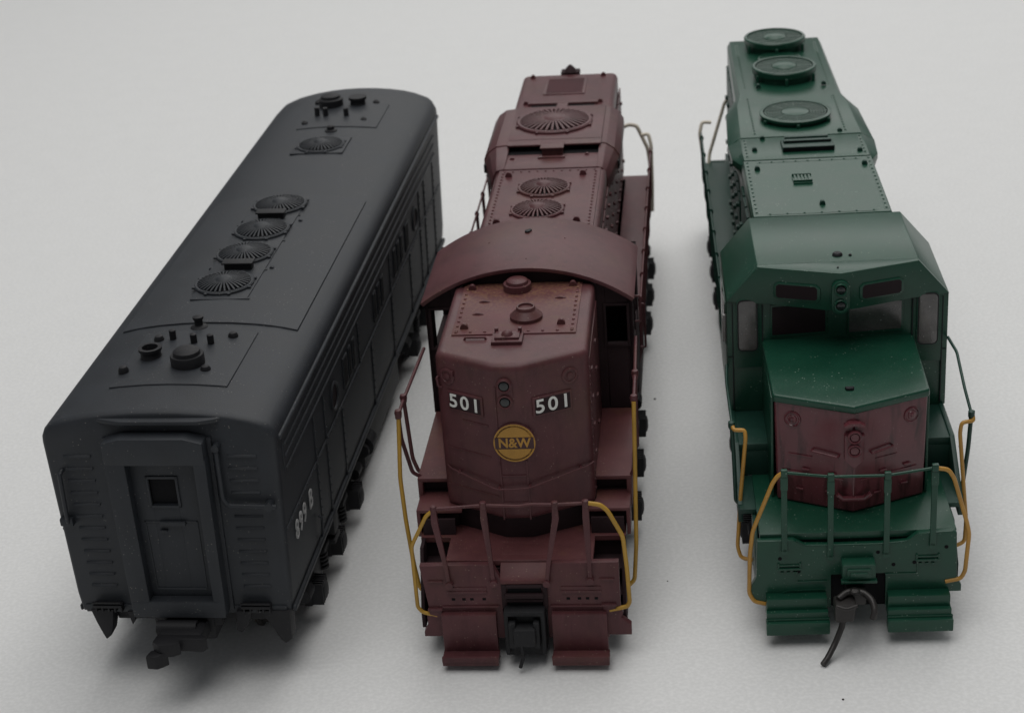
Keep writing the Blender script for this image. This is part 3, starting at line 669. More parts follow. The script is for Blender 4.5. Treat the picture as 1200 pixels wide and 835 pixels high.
    g = MB(); g.box(-.2, .34, -.12, 0, 1.05, 1.46, bev=0); g.obj('pocket_void', VOID, pl)
    g = MB(); g.box(-.27, .39, -.34, .1, .98, 1.06, bev=.02); g.box(-.27, -.20, -.34, .1, .25, 1.0, bev=.015); g.box(.32, .39, -.34, .1, .25, 1.0, bev=.015); g.box(-.22, .34, -.24, .05, .18, 1.02, bev=.02)
    g.box(-.12, .24, -.5, -.2, .5, .82, bev=.04); g.box(-.2, -.08, -.42, -.2, .42, .9, bev=.03); g.box(.2, .3, -.42, -.2, .42, .9, bev=.03)
    g.tube([(.0, -.46, .55), (.02, -.48, .3), (-.04, -.5, .12)], .03)
    g.obj('coupler_pocket', BLACKD, T)
    # ---- handrails
    P = [(-1.27, 2.87), (-.48, 2.93), (.65, 2.92), (1.13, 2.94)]
    B = [(-1.13, 1.49), (-.41, 1.52), (.44, 1.51), (1.14, 1.55)]
    handrail(T, [(-1.27, -.14, 2.87), (-.48, -.13, 2.925), (.1, -.13, 2.90), (.25, -.13, 2.93), (.65, -.13, 2.92), (1.13, -.13, 2.94)], .028, REDS)
    for (x, z), (xb, zb) in zip(P, B):
        g = MB(); t_ = (x, -.13, z); b_ = (xb, -.15, zb)
        wd = .055
        g.loft([[(xb - .03, -.17, zb - .04), (xb + .03, -.17, zb - .04), (xb + .03, -.12, zb - .04), (xb - .03, -.12, zb - .04)],
                [(x * .25 + xb * .75 - .035, -.16, zb + .25 * (z - zb)), (x * .25 + xb * .75 + .035, -.16, zb + .25 * (z - zb)), (x * .25 + xb * .75 + .035, -.11, zb + .25 * (z - zb)), (x * .25 + xb * .75 - .035, -.11, zb + .25 * (z - zb))],
                [(x - wd, -.17, z - .25), (x + wd, -.17, z - .25), (x + wd, -.10, z - .25), (x - wd, -.10, z - .25)],
                [(x - wd * .8, -.17, z + .0), (x + wd * .8, -.17, z), (x + wd * .8, -.10, z), (x - wd * .8, -.10, z)]], bev=.01)
        g.lathe([(.05, -.06), (.06, 0), (.05, .05), (.02, .06)], (x, -.13, z), 'z', 14)
        g.lathe([(.06, -.19), (.06, -.1)], (xb, 0, zb - .02), 'y', 14)
        g.obj('stanchion', REDS, T)
    lab = 'yellow wire handrail'
    handrail(T, [(-1.28, -.13, 2.84), (-1.40, -.12, 2.74), (-1.69, -.1, 2.17), (-1.69, -.1, 1.53), (-1.69, -.1, 1.03), (-1.62, -.1, .93), (-1.38, -.1, .86)], .032, YEL, lab)
    handrail(T, [(1.15, -.13, 2.94), (1.36, -.1, 2.89), (1.47, -.1, 2.78), (1.69, -.1, 2.31), (1.73, -.1, 1.73), (1.75, -.1, 1.10), (1.71, -.1, 1.01), (1.42, -.1, .94)], .036, YEL, lab)
    handrail(T, [(-1.97, 1.4, 3.74), (-2.01, 1.2, 2.69), (-1.96, 1.05, 1.97), (-1.88, .92, 1.23), (-1.82, .9, .76), (-1.66, .85, .64)], .036, YEL, lab)
    handrail(T, [(1.88, 1.4, 3.92), (1.86, 1.2, 2.62), (1.84, .95, 1.51), (1.79, .9, .87), (1.66, .85, .77)], .036, YEL, lab)
    handrail(T, [(-1.97, 1.4, 3.76), (-2.01, 2.2, 3.64), (-1.88, 3.9, 3.78)], .03, REDS)
    handrail(T, [(1.88, 1.4, 3.94), (1.87, 2.4, 3.92), (1.84, 3.9, 3.9)], .03, REDS)
    for pts in ([(-1.97, 1.4, 3.8), (-1.97, 1.45, 3.3), (-1.86, 1.55, 2.6), (-1.74, 1.6, 2.5)], [(-2.01, 2.2, 3.68), (-1.93, 2.05, 2.6), (-1.84, 2.0, 2.38), (-1.74, 2.0, 2.36)],
                [(1.88, 1.45, 3.96), (1.86, 1.5, 2.7), (1.76, 1.55, 2.45)], [(1.87, 2.4, 3.94), (1.86, 2.4, 2.6), (1.76, 2.4, 2.4)]):
        g = MB(); g.tube(pts, .034); q = pts[0]; g.lathe([(.05, -.08), (.065, 0), (.05, .05), (.02, .06)], q, 'z', 14)
        g.box(q[0] - .05, q[0] + .05, q[1] - .05, q[1] + .05, q[2] - .1, q[2] - .02, bev=.015); g.obj('stanchion', REDS, T)
    for sg in (-1, 1):
        ys = [6.9 + 1.2 * k for k in range(8)]
        handrail(T, [(sg * 1.80, 6.5, 3.35)] + [(sg * 1.82, y, 3.3) for y in ys] + [(sg * 1.80, 15.6, 3.28)], .022, REDS)
        handrail(T, [(sg * 1.08, 16.5, 3.5), (sg * 1.3, 16.6, 3.56), (sg * 1.48, 16.6, 3.52), (sg * 1.72, 16.6, 2.95), (sg * 1.80, 16.55, 2.2), (sg * 1.78, 16.5, 1.4)], .045, PALE)
        handrail(T, [(sg * 1.60, 16.2, 3.42), (sg * 1.76, 16.2, 3.45), (sg * 1.82, 16.1, 3.2), (sg * 1.82, 15.9, 2.3)], .042, PALE)
        for y in ys:
            g = MB(); g.tube([(sg * 1.74, y, 2.0), (sg * 1.80, y - .02, 2.25), (sg * 1.82, y, 3.28)], .035); g.lathe([(.045, -.05), (.05, 0), (.02, .06)], (sg * 1.82, y, 3.3), 'z', 10)
            g.obj('stanchion', REDS, T)
        g = MB(); a = sorted((sg * 1.2, sg * 1.7)); g.box(a[0], a[1], 8.1, 10.8, .45, 1.9, bev=.15); g.lathe([(.24, 8.0), (.26, 8.1), (.26, 10.5), (.2, 10.6)], (sg * 1.45, 0, 1.75), 'y', 20); g.obj('fuel_tank', REDD, T)
    g = MB(); g.box(-1.75, 1.75, 16.5, 17.4, 1.66, 1.78, bev=.02); g.box(-1.65, 1.65, 17.4, 17.5, .5, 1.8, bev=.02); g.obj('rear_deck', REDS, T)
    # grab irons, mirrors outside the cab on the right
    g = MB(); g.tube([(1.82, 4.3, 4.5), (1.92, 4.3, 4.5), (1.92, 4.35, 4.0), (1.82, 4.35, 4.0)], .022); g.tube([(1.82, 6.0, 3.6), (1.92, 6.0, 3.6), (1.92, 6.05, 2.7), (1.82, 6.05, 2.7)], .022); g.obj('grab_iron', REDS, T)
    truck(T, 5.45, (3.85, 5.45, 7.05), BLACKD, 1.6); truck(T, 13.3, (11.8, 13.35, 14.9), BLACKD, 1.6)
    return T

# ================================================================ 3. dark green low nose unit (right)
def build_green():
    T = thing('model_locomotive', 'dark green model locomotive with maroon nose front, angular cab roof and orange-yellow handrails',
              'model train', (5.302, 25.138, 0), -.085, GRP)
    # ---- nose
    plan = [(-1.25, 1.10), (0.0, .56), (1.26, 1.10), (1.30, 3.3), (-1.28, 3.3)]
    base = [(-1.18, 1.14), (0.0, .60), (1.20, 1.14), (1.24, 3.3), (-1.22, 3.3)]
    g = MB()
    g.loft([[(x, y, 3.66) for x, y in plan], [(x, y, 3.80 + .0 * y) for x, y in plan]], bev=.045, seg=4, ang=12)
    # slightly sloped upper skin
    nose = g.obj('nose_top', GREEN, T)
    g = MB(); g.loft([[(x, y, 1.86) for x, y in base], [(x, y, 3.68) for x, y in [(-1.22, 1.13), (0, .59), (1.23, 1.13), (1.26, 3.3), (-1.25, 3.3)]]], bev=.03, seg=3, ang=12)
    nf = g.obj('nose_front', MAROON, T)
    # green side sheets of the nose
    g = MB()
    for sg in (-1, 1): a = sorted((sg * 1.235, sg * 1.275)); g.box(a[0], a[1], 1.2, 3.25, 1.86, 3.7, bev=.01)
    g.obj('nose_side', GREEN, T)
    g = MB()
    g.prism([(-.085, 1.22), (.07, 1.22), (.05, 1.14), (-.065, 1.14)], 3.79, 3.845, 'z', bev=.01, seg=1); g.obj('sand_filler', BLACKD, nose)
    aL, aR = math.atan2(-.54, 1.21), math.atan2(.54, 1.22)
    FL = Matrix.Translation((-.61, .865, 0)) @ Matrix.Rotation(aL, 4, 'Z'); FR = Matrix.Translation((.615, .865, 0)) @ Matrix.Rotation(aR, 4, 'Z')
    for Fm, x in ((FL, -.36), (FR, .38)):
        g = MB(); g.xf = Fm; g.lathe([(.14, .01), (.14, -.022), (.12, -.03), (.105, -.014), (.08, -.014), (.07, -.03), (.03, -.035), (.02, -.045)], (x, 0, 3.40), 'y', 30); g.obj('class_light', MAROON, nf)
    for Fm, x0, x1, dz in ((FL, -.02, .42, -.04), (FR, -.36, .02, .04)):
        g = MB(); g.xf = Fm; g.tube([(x0, .01, 2.9), (x0, -.06, 2.9), (x1, -.06, 2.9 + dz), (x1, .01, 2.9 + dz)], .018); g.obj('grab_iron', MAROON, nf)
    g = MB()
    g.prism([(-.16, 3.32), (.16, 3.32), (.16, 2.88), (.0, 2.72), (-.16, 2.88)], .49, .62, 'y', bev=.012)
    g.prism([(-.17, 3.50), (-.08, 3.55), (.08, 3.55), (.17, 3.50), (.15, 3.46), (0, 3.50), (-.15, 3.46)], .47, .6, 'y', bev=.008)
    for z in (3.30, 3.06): g.lathe([(.115, .5), (.115, .455), (.10, .445), (.085, .45), (.08, .48), (.02, .485)], (0, 0, z), 'y', 28)
    hl = g.obj('headlight', MAROON, nf)
    for z in (3.30, 3.06):
        g = MB(); g.lathe([(.078, .48), (.065, .462), (.02, .455)], (0, 0, z), 'y', 22); g.obj('lens', MAROON, hl)
    g = MB()
    for Fm, sg in ((FL, -1), (FR, 1)):
        g.xf = Fm
        g.box(-.55, .5, -.012, .01, 2.42, 2.445, bev=0); 
        for x, z in ((-.2, 2.5), (.25, 2.5), (-.3, 2.12), (.2, 2.16)): g.box(x, x + .13, -.03, .0, z, z + .035, bev=.008)
        g.box(.08 * sg - .35, .08 * sg + .05, -.014, .01, 2.75, 2.765, bev=0)
    g.xf = Matrix(); g.box(-.008, .008, .575, .6, 1.95, 2.7, bev=0)
    g.prism([(-.28, 2.2), (-.18, 2.1), (.2, 2.1), (.3, 2.2), (.26, 2.24), (.16, 2.16), (-.16, 2.16), (-.24, 2.24)], .53, .62, 'y', bev=.008)
    g.obj('nose_trim', MAROON, nf)
    # ---- cab
    zt, zm, zf = 5.19, 4.56, 2.44; yc = 3.2
    g = MB()
    g.prism([(-1.87, zf), (1.87, zf), (1.87, zm), (1.34, zt), (-1.34, zt), (-1.87, zm)], yc, 5.42, 'y', bev=.02)
    cab = g.obj('cab', GREEN, T)
    g = MB()                                    # visor part with the wide vee above the windscreen
    def yv(x, c=2.70, s_=3.12): return c + (s_ - c) * min(1, abs(x) / 1.34)
    outline = [(-1.87, 4.56), (-1.34, 5.19), (0, 5.19), (1.34, 5.19), (1.87, 4.56), (1.20, 4.52), (.22, 4.50), (-.22, 4.50), (-1.20, 4.52)]
    t_ = bmesh.new()
    A = [t_.verts.new((x, yv(x) if abs(x) < 1.8 else 3.14, z)) for x, z in outline]; Bk = [t_.verts.new((x, 3.24, z)) for x, z in outline]
    n = len(A)
    t_.faces.new([A[0], A[1], A[8]]); t_.faces.new([A[1], A[2], A[7], A[8]]); t_.faces.new([A[2], A[6], A[7]]); t_.faces.new([A[2], A[3], A[5], A[6]]); t_.faces.new([A[3], A[4], A[5]])
    t_.faces.new(Bk[::-1])
    for i in range(n): t_.faces.new((A[i], A[(i + 1) % n], Bk[(i + 1) % n], Bk[i]))
    g._merge(t_, .018, 2, False, 20)
    vz = g.obj('visor', GREEN, cab)
    aV = math.atan2(.42, 1.34)
    for sg in (-1, 1):
        Fm = Matrix.Translation((sg * .70, yv(.70), 0)) @ Matrix.Rotation(sg * aV, 4, 'Z')
        g = MB(); g.xf = Fm
        z0, z1 = (4.65, 4.95)
        g.prism([(-.40, z0 + .05), (-.34, z0), (.34, z0), (.40, z0 + .05), (.40, z1 - .06), (.33, z1), (-.33, z1), (-.40, z1 - .06)], -.035, .03, 'y', bev=.012)
        nb = g.obj('number_board', GREEN, vz)
        g = MB(); g.xf = Fm
        g.prism([(-.35, z0 + .06), (-.31, z0 + .03), (.31, z0 + .03), (.35, z0 + .06), (.35, z1 - .07), (.31, z1 - .03), (-.31, z1 - .03), (-.35, z1 - .07)], -.04, -.03, 'y', bev=0)
        g.obj('board_face', DGLASS, nb)
    g = MB(); pts = []
    for k in range(9): a = math.pi * k / 8; pts.append((.15 * math.cos(a), 4.92 + .15 * math.sin(a)))
    for k in range(9): a = math.pi + math.pi * k / 8; pts.append((.15 * math.cos(a), 4.62 + .15 * math.sin(a)))
    g.prism(pts, 2.64, 2.74, 'y', bev=.015)
    for z in (4.93, 4.64): g.lathe([(.115, 2.66), (.115, 2.60), (.105, 2.59), (.085, 2.60), (.08, 2.63), (.02, 2.64)], (0, 0, z), 'y', 28)
    hl = g.obj('headlight', GREEN, vz)
    for z in (4.93, 4.64):
        g = MB(); g.lathe([(.08, 2.64), (.065, 2.60), (.02, 2.585)], (0, 0, z), 'y', 22); g.obj('lens', LENS, hl)
    g = MB(); g.lathe([(.09, 0), (.085, .03), (.06, .055), (.02, .06)], (.03, 3.5, 5.185), 'z', 20); g.lathe([(.03, 0), (.02, .03)], (.24, 3.46, 5.19), 'z', 8); g.lathe([(.02, 0), (.012, .02)], (-.02, 2.95, 5.19), 'z', 8)
    g.obj('roof_stud', BLACKD, cab)
    # cab front: door windows at the sides and the windscreen panes
    for sg in (-1, 1):
        x = sg * 1.52
        g = MB(); w2, z0, z1 = .19, 3.62, 4.62
        def rr_(wd, za, zb, c=.08):
            q = []
            for (cx_, cz, a0) in ((wd - c, zb - c, 0), (-wd + c, zb - c, 90), (-wd + c, za + c, 180), (wd - c, za + c, 270)):
                for k in range(5):
                    a = R(a0 + 22.5 * k); q.append((x + cx_ + c * math.cos(a), cz + c * math.sin(a)))
            return q
        g.prism(rr_(w2, z0, z1, .1), yc - .09, yc + .01, 'y', bev=.015)
        g.box(x - .02 - .24, x + .26, yc - .03, yc + .01, 3.30, 4.56, bev=.01)
        dw = g.obj('door', GREEN, cab)
        g = MB(); g.prism(rr_(w2 - .015, z0 + .02, z1 - .02, .09), yc - .096, yc - .07, 'y', bev=0); g.obj('window_gasket', BLACKD, dw)
        g = MB(); g.prism(rr_(w2 - .035, z0 + .04, z1 - .04, .08), yc - .105, yc - .08, 'y', bev=.01, seg=2); g.obj('window', GLASS, dw)
        g = MB(); g.box(x - .26, x - .245, yc - .04, yc, 2.5, 4.5, bev=0); g.box(x + .245, x + .26, yc - .04, yc, 2.5, 4.5, bev=0); g.obj('door_seam', BLACKD, dw)
        g = MB(); xa, xb = (.2, 1.08) if sg > 0 else (-1.1, -.2)
        g.prism([(xa - .03, 3.86), (xb + .03, 3.90), (xb + .03, 4.50), (xa - .03, 4.46)], yc - .035, yc + .01, 'y', bev=.015)
        ws = g.obj('windscreen_frame', GREEN, cab)
        g = MB(); g.prism([(xa, 3.90), (xb, 3.94), (xb, 4.46), (xa, 4.42)], yc - .045, yc - .03, 'y', bev=.006)
        g.obj('windscreen', GLASS if sg > 0 else DGLASS, ws)  # right pane greyer: its reflection is put into the glazing colour
        # side windows
        g = MB(); a = sorted((sg * 1.86, sg * 1.885)); g.box(a[0], a[1], 3.5, 4.9, 3.6, 4.4, bev=.01); sf = g.obj('side_window_frame', GREEN, cab)
        g = MB(); a = sorted((sg * 1.88, sg * 1.892)); g.box(a[0], a[1], 3.56, 4.16, 3.66, 4.34, bev=.004); g.box(a[0], a[1], 4.24, 4.84, 3.66, 4.34, bev=.004); g.obj('side_window', GLASS, sf)
    g = MB(); g.box(-1.93, -1.86, 3.4, 3.5, 3.7, 4.2, bev=.02); g.obj('mirror', GLASS, cab)
    g = MB()
    for sg in (-1, 1): a = sorted((sg * 1.30, sg * 1.86)); g.box(a[0], a[1], yc - .012, yc, 3.5, 3.515, bev=0); g.box(a[0], a[1], yc - .012, yc, 4.53, 4.545, bev=0)
    g.obj('panel_seam', BLACKD, cab)
    # ---- long hood
    def ring(y, ht, hw, zt_, zc, zb=2.3): # top half width, widest half width, top z, chamfer bottom z
        pr = [(min(hw, 1.24), zb), (min(hw, 1.24), zc - .42), (hw, zc - .12), (hw, zc), (ht + (hw - ht) * .35, zt_ - .06), (ht, zt_)]
        return [(x, y, z) for x, z in pr] + [(-x, y, z) for x, z in pr[::-1]]
    g = MB()
    g.loft([ring(5.70, 1.24, 1.27, 5.09, 5.0), ring(8.72, 1.24, 1.27, 5.09, 5.0)], bev=.012, seg=1)
    lh = g.obj('long_hood', GREEN, T)
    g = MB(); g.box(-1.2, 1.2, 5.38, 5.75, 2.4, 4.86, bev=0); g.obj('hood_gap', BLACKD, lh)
    g = MB()
    g.loft([ring(8.74, 1.22, 1.27, 5.10, 5.0), ring(9.2, 1.22, 1.43, 5.10, 4.97), ring(10.06, 1.22, 1.47, 5.10, 4.96)], bev=.015, seg=2, ang=15)
    g.obj('flared_hood_front', GREEN, lh)
    g = MB()
    g.loft([ring(10.08, 1.20, 1.47, 5.11, 4.94), ring(12.2, 1.16, 1.40, 5.11, 4.92), ring(13.1, 1.06, 1.15, 5.07, 4.95), ring(17.35, 1.04, 1.10, 5.06, 4.95)], bev=.015, seg=2, ang=15)
    rh = g.obj('radiator_hood', GREEN, lh)
    for x in (-1.17, 1.17):
        for (f, y0, y1, z, n_) in ((1, 5.9, 8.6, 5.09, 14), (.98, 8.95, 9.9, 5.10, 6), (.78, 10.3, 12.6, 5.11, 15), (.78, 13.6, 17.0, 5.06, 20)):
            g = MB(); g.box(x * f - .035, x * f + .035, y0 - .06, y1 + .06, z - .02, z + .003, bev=0); g.rivets((x * f, y0, z), (x * f, y1, z), n_, rr=.026, h=.02); g.obj('rivet_row', GREEN, lh)
    for y, n_ in ((8.6, 9), (5.80, 7)):
        g = MB(); g.box(-.99, .99, y - .035, y + .035, 5.07, 5.094, bev=0); g.rivets((-.93, y, 5.09), (.93, y, 5.09), n_, rr=.024, h=.018); g.obj('rivet_row', GREEN, lh)
    for x, y in ((-1.0, 8.2), (1.06, 8.26), (.05, 6.2), (-.98, 9.3), (1.06, 9.02), (-.78, 9.98), (.8, 10.25), (-.62, 13.5), (.8, 13.5)):
        g = MB(); g.lug(x, y, 5.09, .055, .04); g.obj('lifting_lug', GREENR, lh)
    g = MB(); g.box(-.38, -.02, 7.3, 7.76, 5.08, 5.12, bev=.008)
    for k in range(5): g.box(-.35 + k * .066, -.315 + k * .066, 7.4, 7.66, 5.12, 5.15, bev=0)
    for y in (7.34, 7.68): g.box(-.38, -.02, y, y + .05, 5.11, 5.16, bev=.008)
    g.obj('roof_vent', GREEN, lh)
    g = MB(); g.prism([(9.12, 5.08), (9.12, 5.20), (9.3, 5.20), (9.75, 5.14), (9.75, 5.08)], -.44, .58, 'x', bev=.01)
    g.box(-.4, .54, 9.4, 9.5, 5.14, 5.24, bev=.01); g.box(-.36, .5, 9.65, 9.75, 5.13, 5.23, bev=.01); gv = g.obj('intake_hood', GREENR, lh)
    g = MB(); g.box(-.42, .56, 9.108, 9.122, 5.10, 5.185, bev=0); g.box(-.38, .52, 9.385, 9.402, 5.17, 5.225, bev=0); g.obj('opening', VOID, gv)
    ring_fan(T, -.01, 11.25, 5.11, .70, .14, GREEN)
    ring_fan(T, .0, 14.25, 5.06, .67, .29, GREEN)
    ring_fan(T, .0, 15.55, 5.06, .46, .08, GREEN)
    ring_fan(T, -.03, 16.62, 5.06, .67, .29, GREEN)
    for sg in (-1, 1):
        for k in range(19):
            y = 5.75 + k * .6 if k < 5 else (9.3 + (k - 5) * .6 if k < 11 else 13.4 + (k - 11) * .6)
            if k > 16: continue
            xx = 1.265 if k < 5 else (1.27 if k < 11 else 1.12); a = sorted((sg * (xx - .03), sg * (xx + .03))); b = sorted((sg * xx, sg * (xx + .09)))
            g = MB(); g.box(a[0], a[1], y, y + .52, 2.6, 4.05 if 5 <= k < 11 else 4.6, bev=.008, seg=1)
            for z in (2.8, 3.4, 3.9): g.box(b[0], b[1], y + .05, y + .2, z, z + .08, bev=.01)
            g.obj('hood_door', GREENR, lh)
    # ---- deck, walkways, frame
    for sg in (-1, 1):
        g = MB(); a = sorted((sg * 1.15, sg * 1.83)); g.box(a[0], a[1], 1.98, yc + .1, 2.3, 2.44, bev=.02); g.box(a[0], a[1], 1.985, 2.06, 1.84, 2.35, bev=.01)
        a = sorted((sg * 1.55, sg * 1.82)); g.box(a[0], a[1], .85, 2.0, 1.74, 1.83, bev=.015)
        a = sorted((sg * 1.76, sg * 1.84)); g.prism([(1.0, 1.5), (1.0, 1.84), (1.3, 2.0), (2.0, 2.47), (3.2, 2.47), (3.2, 1.9), (1.9, 1.55)], a[0] , a[1], 'x', bev=.015)
        g.obj('front_walkway', GREENR, T)
        g = MB(); a = sorted((sg * 1.0, sg * 1.74)); g.box(a[0], a[1], 5.3, 16.6, 2.2, 2.3, bev=.02); g.obj('side_walkway', GREENR, T)
        for k in range(6):
            g = MB(); a = sorted((sg * 1.3, sg * 1.5)); g.box(a[0], a[1], 5.9 + k * .5, 6.2 + k * .5, 2.28, 2.9, bev=.03); g.obj('equipment_box', GREENR, T)
    g = MB(); g.box(-1.55, 1.57, 0.02, 2.0, 1.72, 1.84, bev=.01); g.obj('front_deck', GREEN, T)
    g = MB(); g.box(-1.1, 1.1, .1, 17.5, 1.0, 1.70, bev=.03); g.box(-1.2, 1.2, 1.9, 17.3, 1.6, 2.28, bev=.02); g.box(-1.72, 1.72, 2.2, 16.55, 1.95, 2.2, bev=.02); g.obj('frame', GREENR, T)
    for sg in (-1, 1):
        g = MB(); a = sorted((sg * 1.12, sg * 1.62))
        for z, y0 in ((1.36, .5), (.98, .3)): g.box(a[0], a[1], y0, .94, z - .05, z, bev=.01)
        g.box(a[0], a[1], .93, .98, .7, 1.73, bev=0)
        a = sorted((sg * 1.56, sg * 1.62)); g.prism([(.0, .8), (.0, 1.2), (.5, 1.73), (.98, 1.73), (.98, .8)], a[0], a[1], 'x', bev=.01)
        g.obj('stairwell', GREENR, T)
    # ---- pilot
    g = MB()
    g.prism([(-1.60, 1.78), (-1.02, 1.78), (-.85, 1.68), (-.36, 1.665), (.36, 1.665), (.78, 1.70), (.95, 1.84), (1.50, 1.87), (1.56, 1.83), (1.58, 1.0), (1.66, .86), (1.66, .74), (1.46, .74), (1.46, .5),
             (.45, .5), (.45, 1.12), (-.42, 1.12), (-.42, .5), (-1.46, .5), (-1.46, .62), (-1.68, .62), (-1.72, .9), (-1.62, 1.1)], -.10, .02, 'y', bev=.014)
    pl = g.obj('pilot', GREEN, T)
    for x0, z0 in ((-1.28, 1.24), (.92, 1.34)):
        g = MB()
        g.box(x0, x0 + .38, -.14, -.1, z0, z0 + .04, bev=.008); g.box(x0, x0 + .38, -.125, -.1, z0 + .07, z0 + .1, bev=.006); g.box(x0, x0 + .03, -.13, -.1, z0, z0 + .13, bev=.006); g.box(x0 + .35, x0 + .38, -.13, -.1, z0, z0 + .13, bev=.006)
        for k in range(3): g.box(x0 + .05 + k * .1, x0 + .1 + k * .1, -.13, -.1, z0 - .06, z0 - .03, bev=.005)
        g.obj('hose_bracket', GREEN, pl)
    for pts in ([(-.98, 1.2), (-.98, 1.0), (-.48, 1.0), (-.48, 1.02), (-.96, 1.02), (-.96, 1.2)], [(.44, 1.10), (.96, 1.10), (.96, 1.32), (.94, 1.32), (.94, 1.12), (.44, 1.12)],
                [(-1.2, .78), (-1.1, .84), (-.5, .85), (-.5, .87), (-1.12, .86), (-1.22, .8)]):
        g = MB(); g.prism(pts, -.118, -.09, 'y', bev=0); g.obj('panel_edge', GREEN, pl)
    g = MB(); g.tube([(-.98, -.09, 1.775), (-.84, -.09, 1.68), (-.35, -.09, 1.668), (.36, -.09, 1.668), (.78, -.09, 1.70), (.94, -.09, 1.84)], .014); g.obj('deck_edge', GREEN, pl)
    for x, z in ((.32, 1.52), (.57, 1.28), (.9, 1.31), (-.94, 1.2), (1.4, 1.58), (-1.24, 1.45)):
        g = MB(); g.lathe([(.032, -.106), (.032, -.1)], (x, 0, z), 'y', 12); g.obj('bolt_hole', VOID, pl)
    for x0, x1 in ((-1.48, -.49), (.46, 1.47)):
        g = MB(); g.box(x0 + .01, x1 - .01, -.3, -.08, .58, .80, bev=.015); g.box(x0, x1, -.40, -.08, .44, .60, bev=.015)
        fb = g.obj('footboard', GREEN, pl)
        g = MB(); g.box(x0 - .01, x1 + .02, -.50, -.3, .24, .46, bev=.02); g.box(x0 - .01, x1 + .02, -.42, -.38, .44, .5, bev=.01); g.obj('footboard_lip', GREEN, fb)
    g = MB(); g.box(-.27, .26, -.36, -.1, 1.14, 1.44, bev=.02); g.box(-.29, .28, -.40, -.3, 1.12, 1.17, bev=.01); g.box(-.2, .18, -.40, -.34, 1.22, 1.38, bev=.02); g.box(-.15, .13, -.43, -.38, 1.26, 1.33, bev=.02)
    g.obj('coupler_lift_box', GREEN, pl)
    g = MB(); g.box(-.42, .45, -.05, .1, .5, 1.2, bev=0); g.obj('coupler_opening', VOID, pl)
    # coupler with its curled trip pin
    g = MB()
    g.box(-.2, .1, -.5, .3, .78, 1.02, bev=.04)
    g.loft([[(-.42, -.75, .62), (-.12, -.75, .62), (-.12, -.5, .62), (-.42, -.5, .62)], [(-.43, -.78, .96), (-.08, -.78, .96), (-.08, -.45, .96), (-.43, -.45, .96)]], bev=.05, seg=3)
    cp = g.obj('coupler', METAL, T)
    g = MB(); g.tube([(-.36, -.6, .98), (-.2, -.48, 1.04), (.05, -.5, 1.03), (.17, -.66, .98), (.2, -.8, .86), (.16, -.84, .74)], .055, 12); g.tube([(-.40, -.78, .96), (-.25, -.84, .93), (-.08, -.78, .96)], .03)
    g.lathe([(.09, 0), (.08, .03), (.05, .04), (.045, .02), (.02, .02)], (-.09, -.52, 1.06), 'z', 18); g.obj('knuckle', METAL, cp)
    g = MB(); g.tube([(-.26, -.62, .72), (-.3, -.66, .5), (-.42, -.78, .26), (-.56, -.95, .09), (-.64, -1.06, .055)], .05, 12); g.obj('trip_pin', METAL, cp)
    # ---- handrails
    handrail(T, [(-1.16, -.14, 3.05), (-.44, -.14, 2.95), (.43, -.14, 2.94), (1.18, -.14, 3.05)], .024, GREEN)
    for x, zt_, zb in ((-1.17, 3.08, 1.60), (-.44, 2.98, 1.47), (.445, 2.98, 1.49), (1.175, 3.09, 1.63)):
        g = MB(); g.box(x - .048, x + .048, -.16, -.11, zb, zt_ - .22, bev=.015); g.box(x - .058, x + .058, -.175, -.105, zt_ - .34, zt_ - .1, bev=.012); g.box(x - .052, x + .052, -.185, -.105, zt_ - .1, zt_ + .03, bev=.02)
        g.lathe([(.052, -.16), (.052, -.1)], (x, 0, zb), 'y', 16); g.obj('stanchion', GREEN, T)
    lab = 'orange-yellow wire handrail'
    handrail(T, [(-1.18, -.14, 3.05), (-1.27, -.12, 2.98), (-1.35, -.1, 2.84), (-1.67, -.1, 1.98), (-1.72, -.1, 1.53), (-1.74, -.1, .81), (-1.66, -.1, .65), (-1.36, -.1, .57)], .035, ORA, lab)
    handrail(T, [(1.20, -.14, 3.04), (1.38, -.12, 3.0), (1.48, -.1, 2.83), (1.70, -.1, 2.04), (1.75, -.1, 1.81), (1.71, -.1, 1.12), (1.65, -.1, .98), (1.40, -.1, .93)], .035, ORA, lab)
    handrail(T, [(-1.90, 1.3, 3.18), (-1.88, 1.2, 3.13), (-1.70, 1.2, 3.12), (-1.69, 1.15, 3.0), (-1.79, 1.1, 1.96), (-1.86, 1.0, 1.03), (-1.81, .95, .84), (-1.62, .9, .82)], .034, ORA, lab)
    handrail(T, [(1.99, 1.3, 3.20), (2.0, 1.25, 3.12), (1.80, 1.2, 3.12), (1.78, 1.2, 2.93), (1.87, 1.1, 1.85), (1.91, 1.05, 1.37), (1.89, 1.0, .99), (1.70, .95, .93)], .034, ORA, lab)
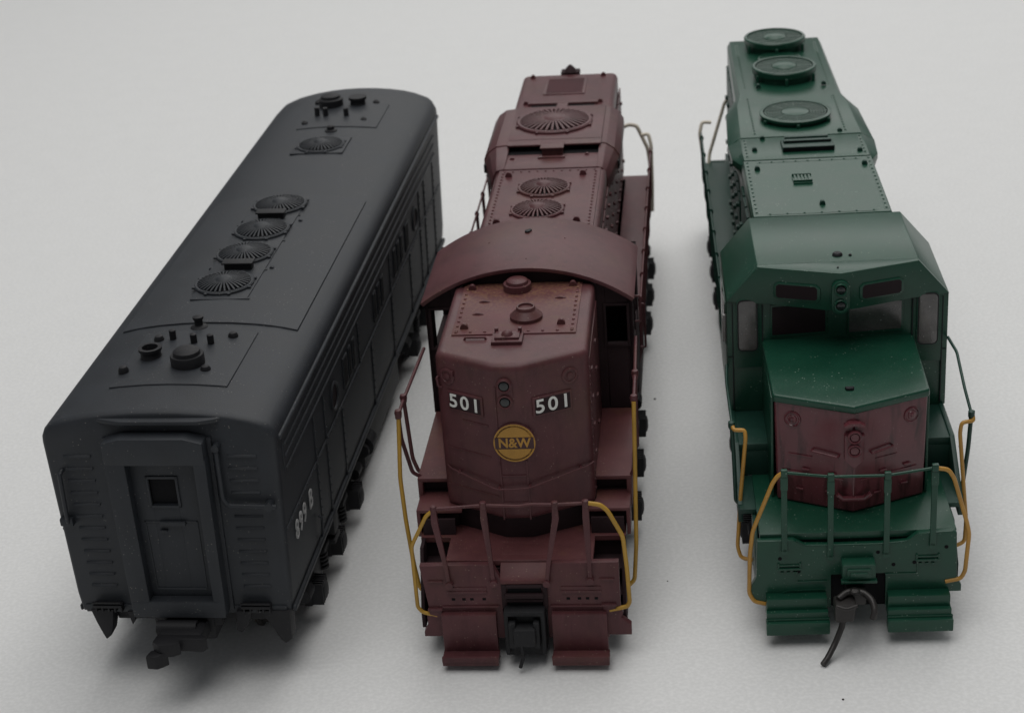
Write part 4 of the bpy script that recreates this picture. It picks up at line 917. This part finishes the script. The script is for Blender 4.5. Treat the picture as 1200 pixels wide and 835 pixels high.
    handrail(T, [(1.87, 3.15, 3.74), (1.93, 2.6, 3.72), (1.92, 1.7, 3.48), (1.97, 1.3, 3.22)], .026, GREENR)
    handrail(T, [(-1.88, 3.3, 3.3), (-1.92, 2.6, 3.3), (-1.90, 1.3, 3.2)], .026, GREENR)
    for sg, x, z in ((-1, -1.91, 3.2), (1, 1.97, 3.24)):
        g = MB(); g.tube([(x, 1.3, z), (x * .985, 1.3, 2.6), (sg * 1.86, 1.3, 1.75), (sg * 1.78, 1.3, 1.66)], .036); g.lathe([(.04, -.1), (.055, -.06), (.055, .03), (.02, .05)], (x, 1.3, z), 'z', 14); g.obj('stanchion', GREENR, T)
    for sg in (-1, 1):
        ys = [5.9 + 1.2 * k for k in range(9)]
        handrail(T, [(sg * 1.80, 5.5, 3.4)] + [(sg * 1.82, y, 3.32) for y in ys] + [(sg * 1.82, 15.9, 3.3)], .022, GREENR)
        handrail(T, [(sg * 1.14, 16.6, 3.9), (sg * 1.22, 16.7, 3.75), (sg * 1.60, 16.7, 2.5), (sg * 1.64, 16.6, 2.2)], .042, PALE)
        handrail(T, [(sg * 1.56, 16.3, 3.42), (sg * 1.78, 16.3, 3.44), (sg * 1.84, 16.2, 3.2), (sg * 1.74, 16.2, 2.3)], .042, PALE)
        for y in ys:
            g = MB(); g.tube([(sg * 1.74, y, 2.05), (sg * 1.80, y - .02, 2.3), (sg * 1.82, y, 3.3)], .035); g.lathe([(.045, -.05), (.05, 0), (.02, .06)], (sg * 1.82, y, 3.32), 'z', 10); g.obj('stanchion', GREENR, T)
        g = MB(); a = sorted((sg * 1.2, sg * 1.7)); g.box(a[0], a[1], 7.6, 11.2, .45, 1.9, bev=.15); g.obj('fuel_tank', GREENR, T)
    g = MB(); g.box(-1.7, 1.7, 16.7, 18.0, 1.7, 1.82, bev=.02); g.box(-1.6, 1.6, 18.0, 18.1, .5, 1.84, bev=.02); g.obj('rear_deck', GREENR, T)
    truck(T, 3.9, (2.35, 3.95, 5.5), BLACKD, 1.5); truck(T, 13.9, (12.4, 13.95, 15.5), BLACKD, 1.5)
    return T

build_black(); build_red(); build_green()
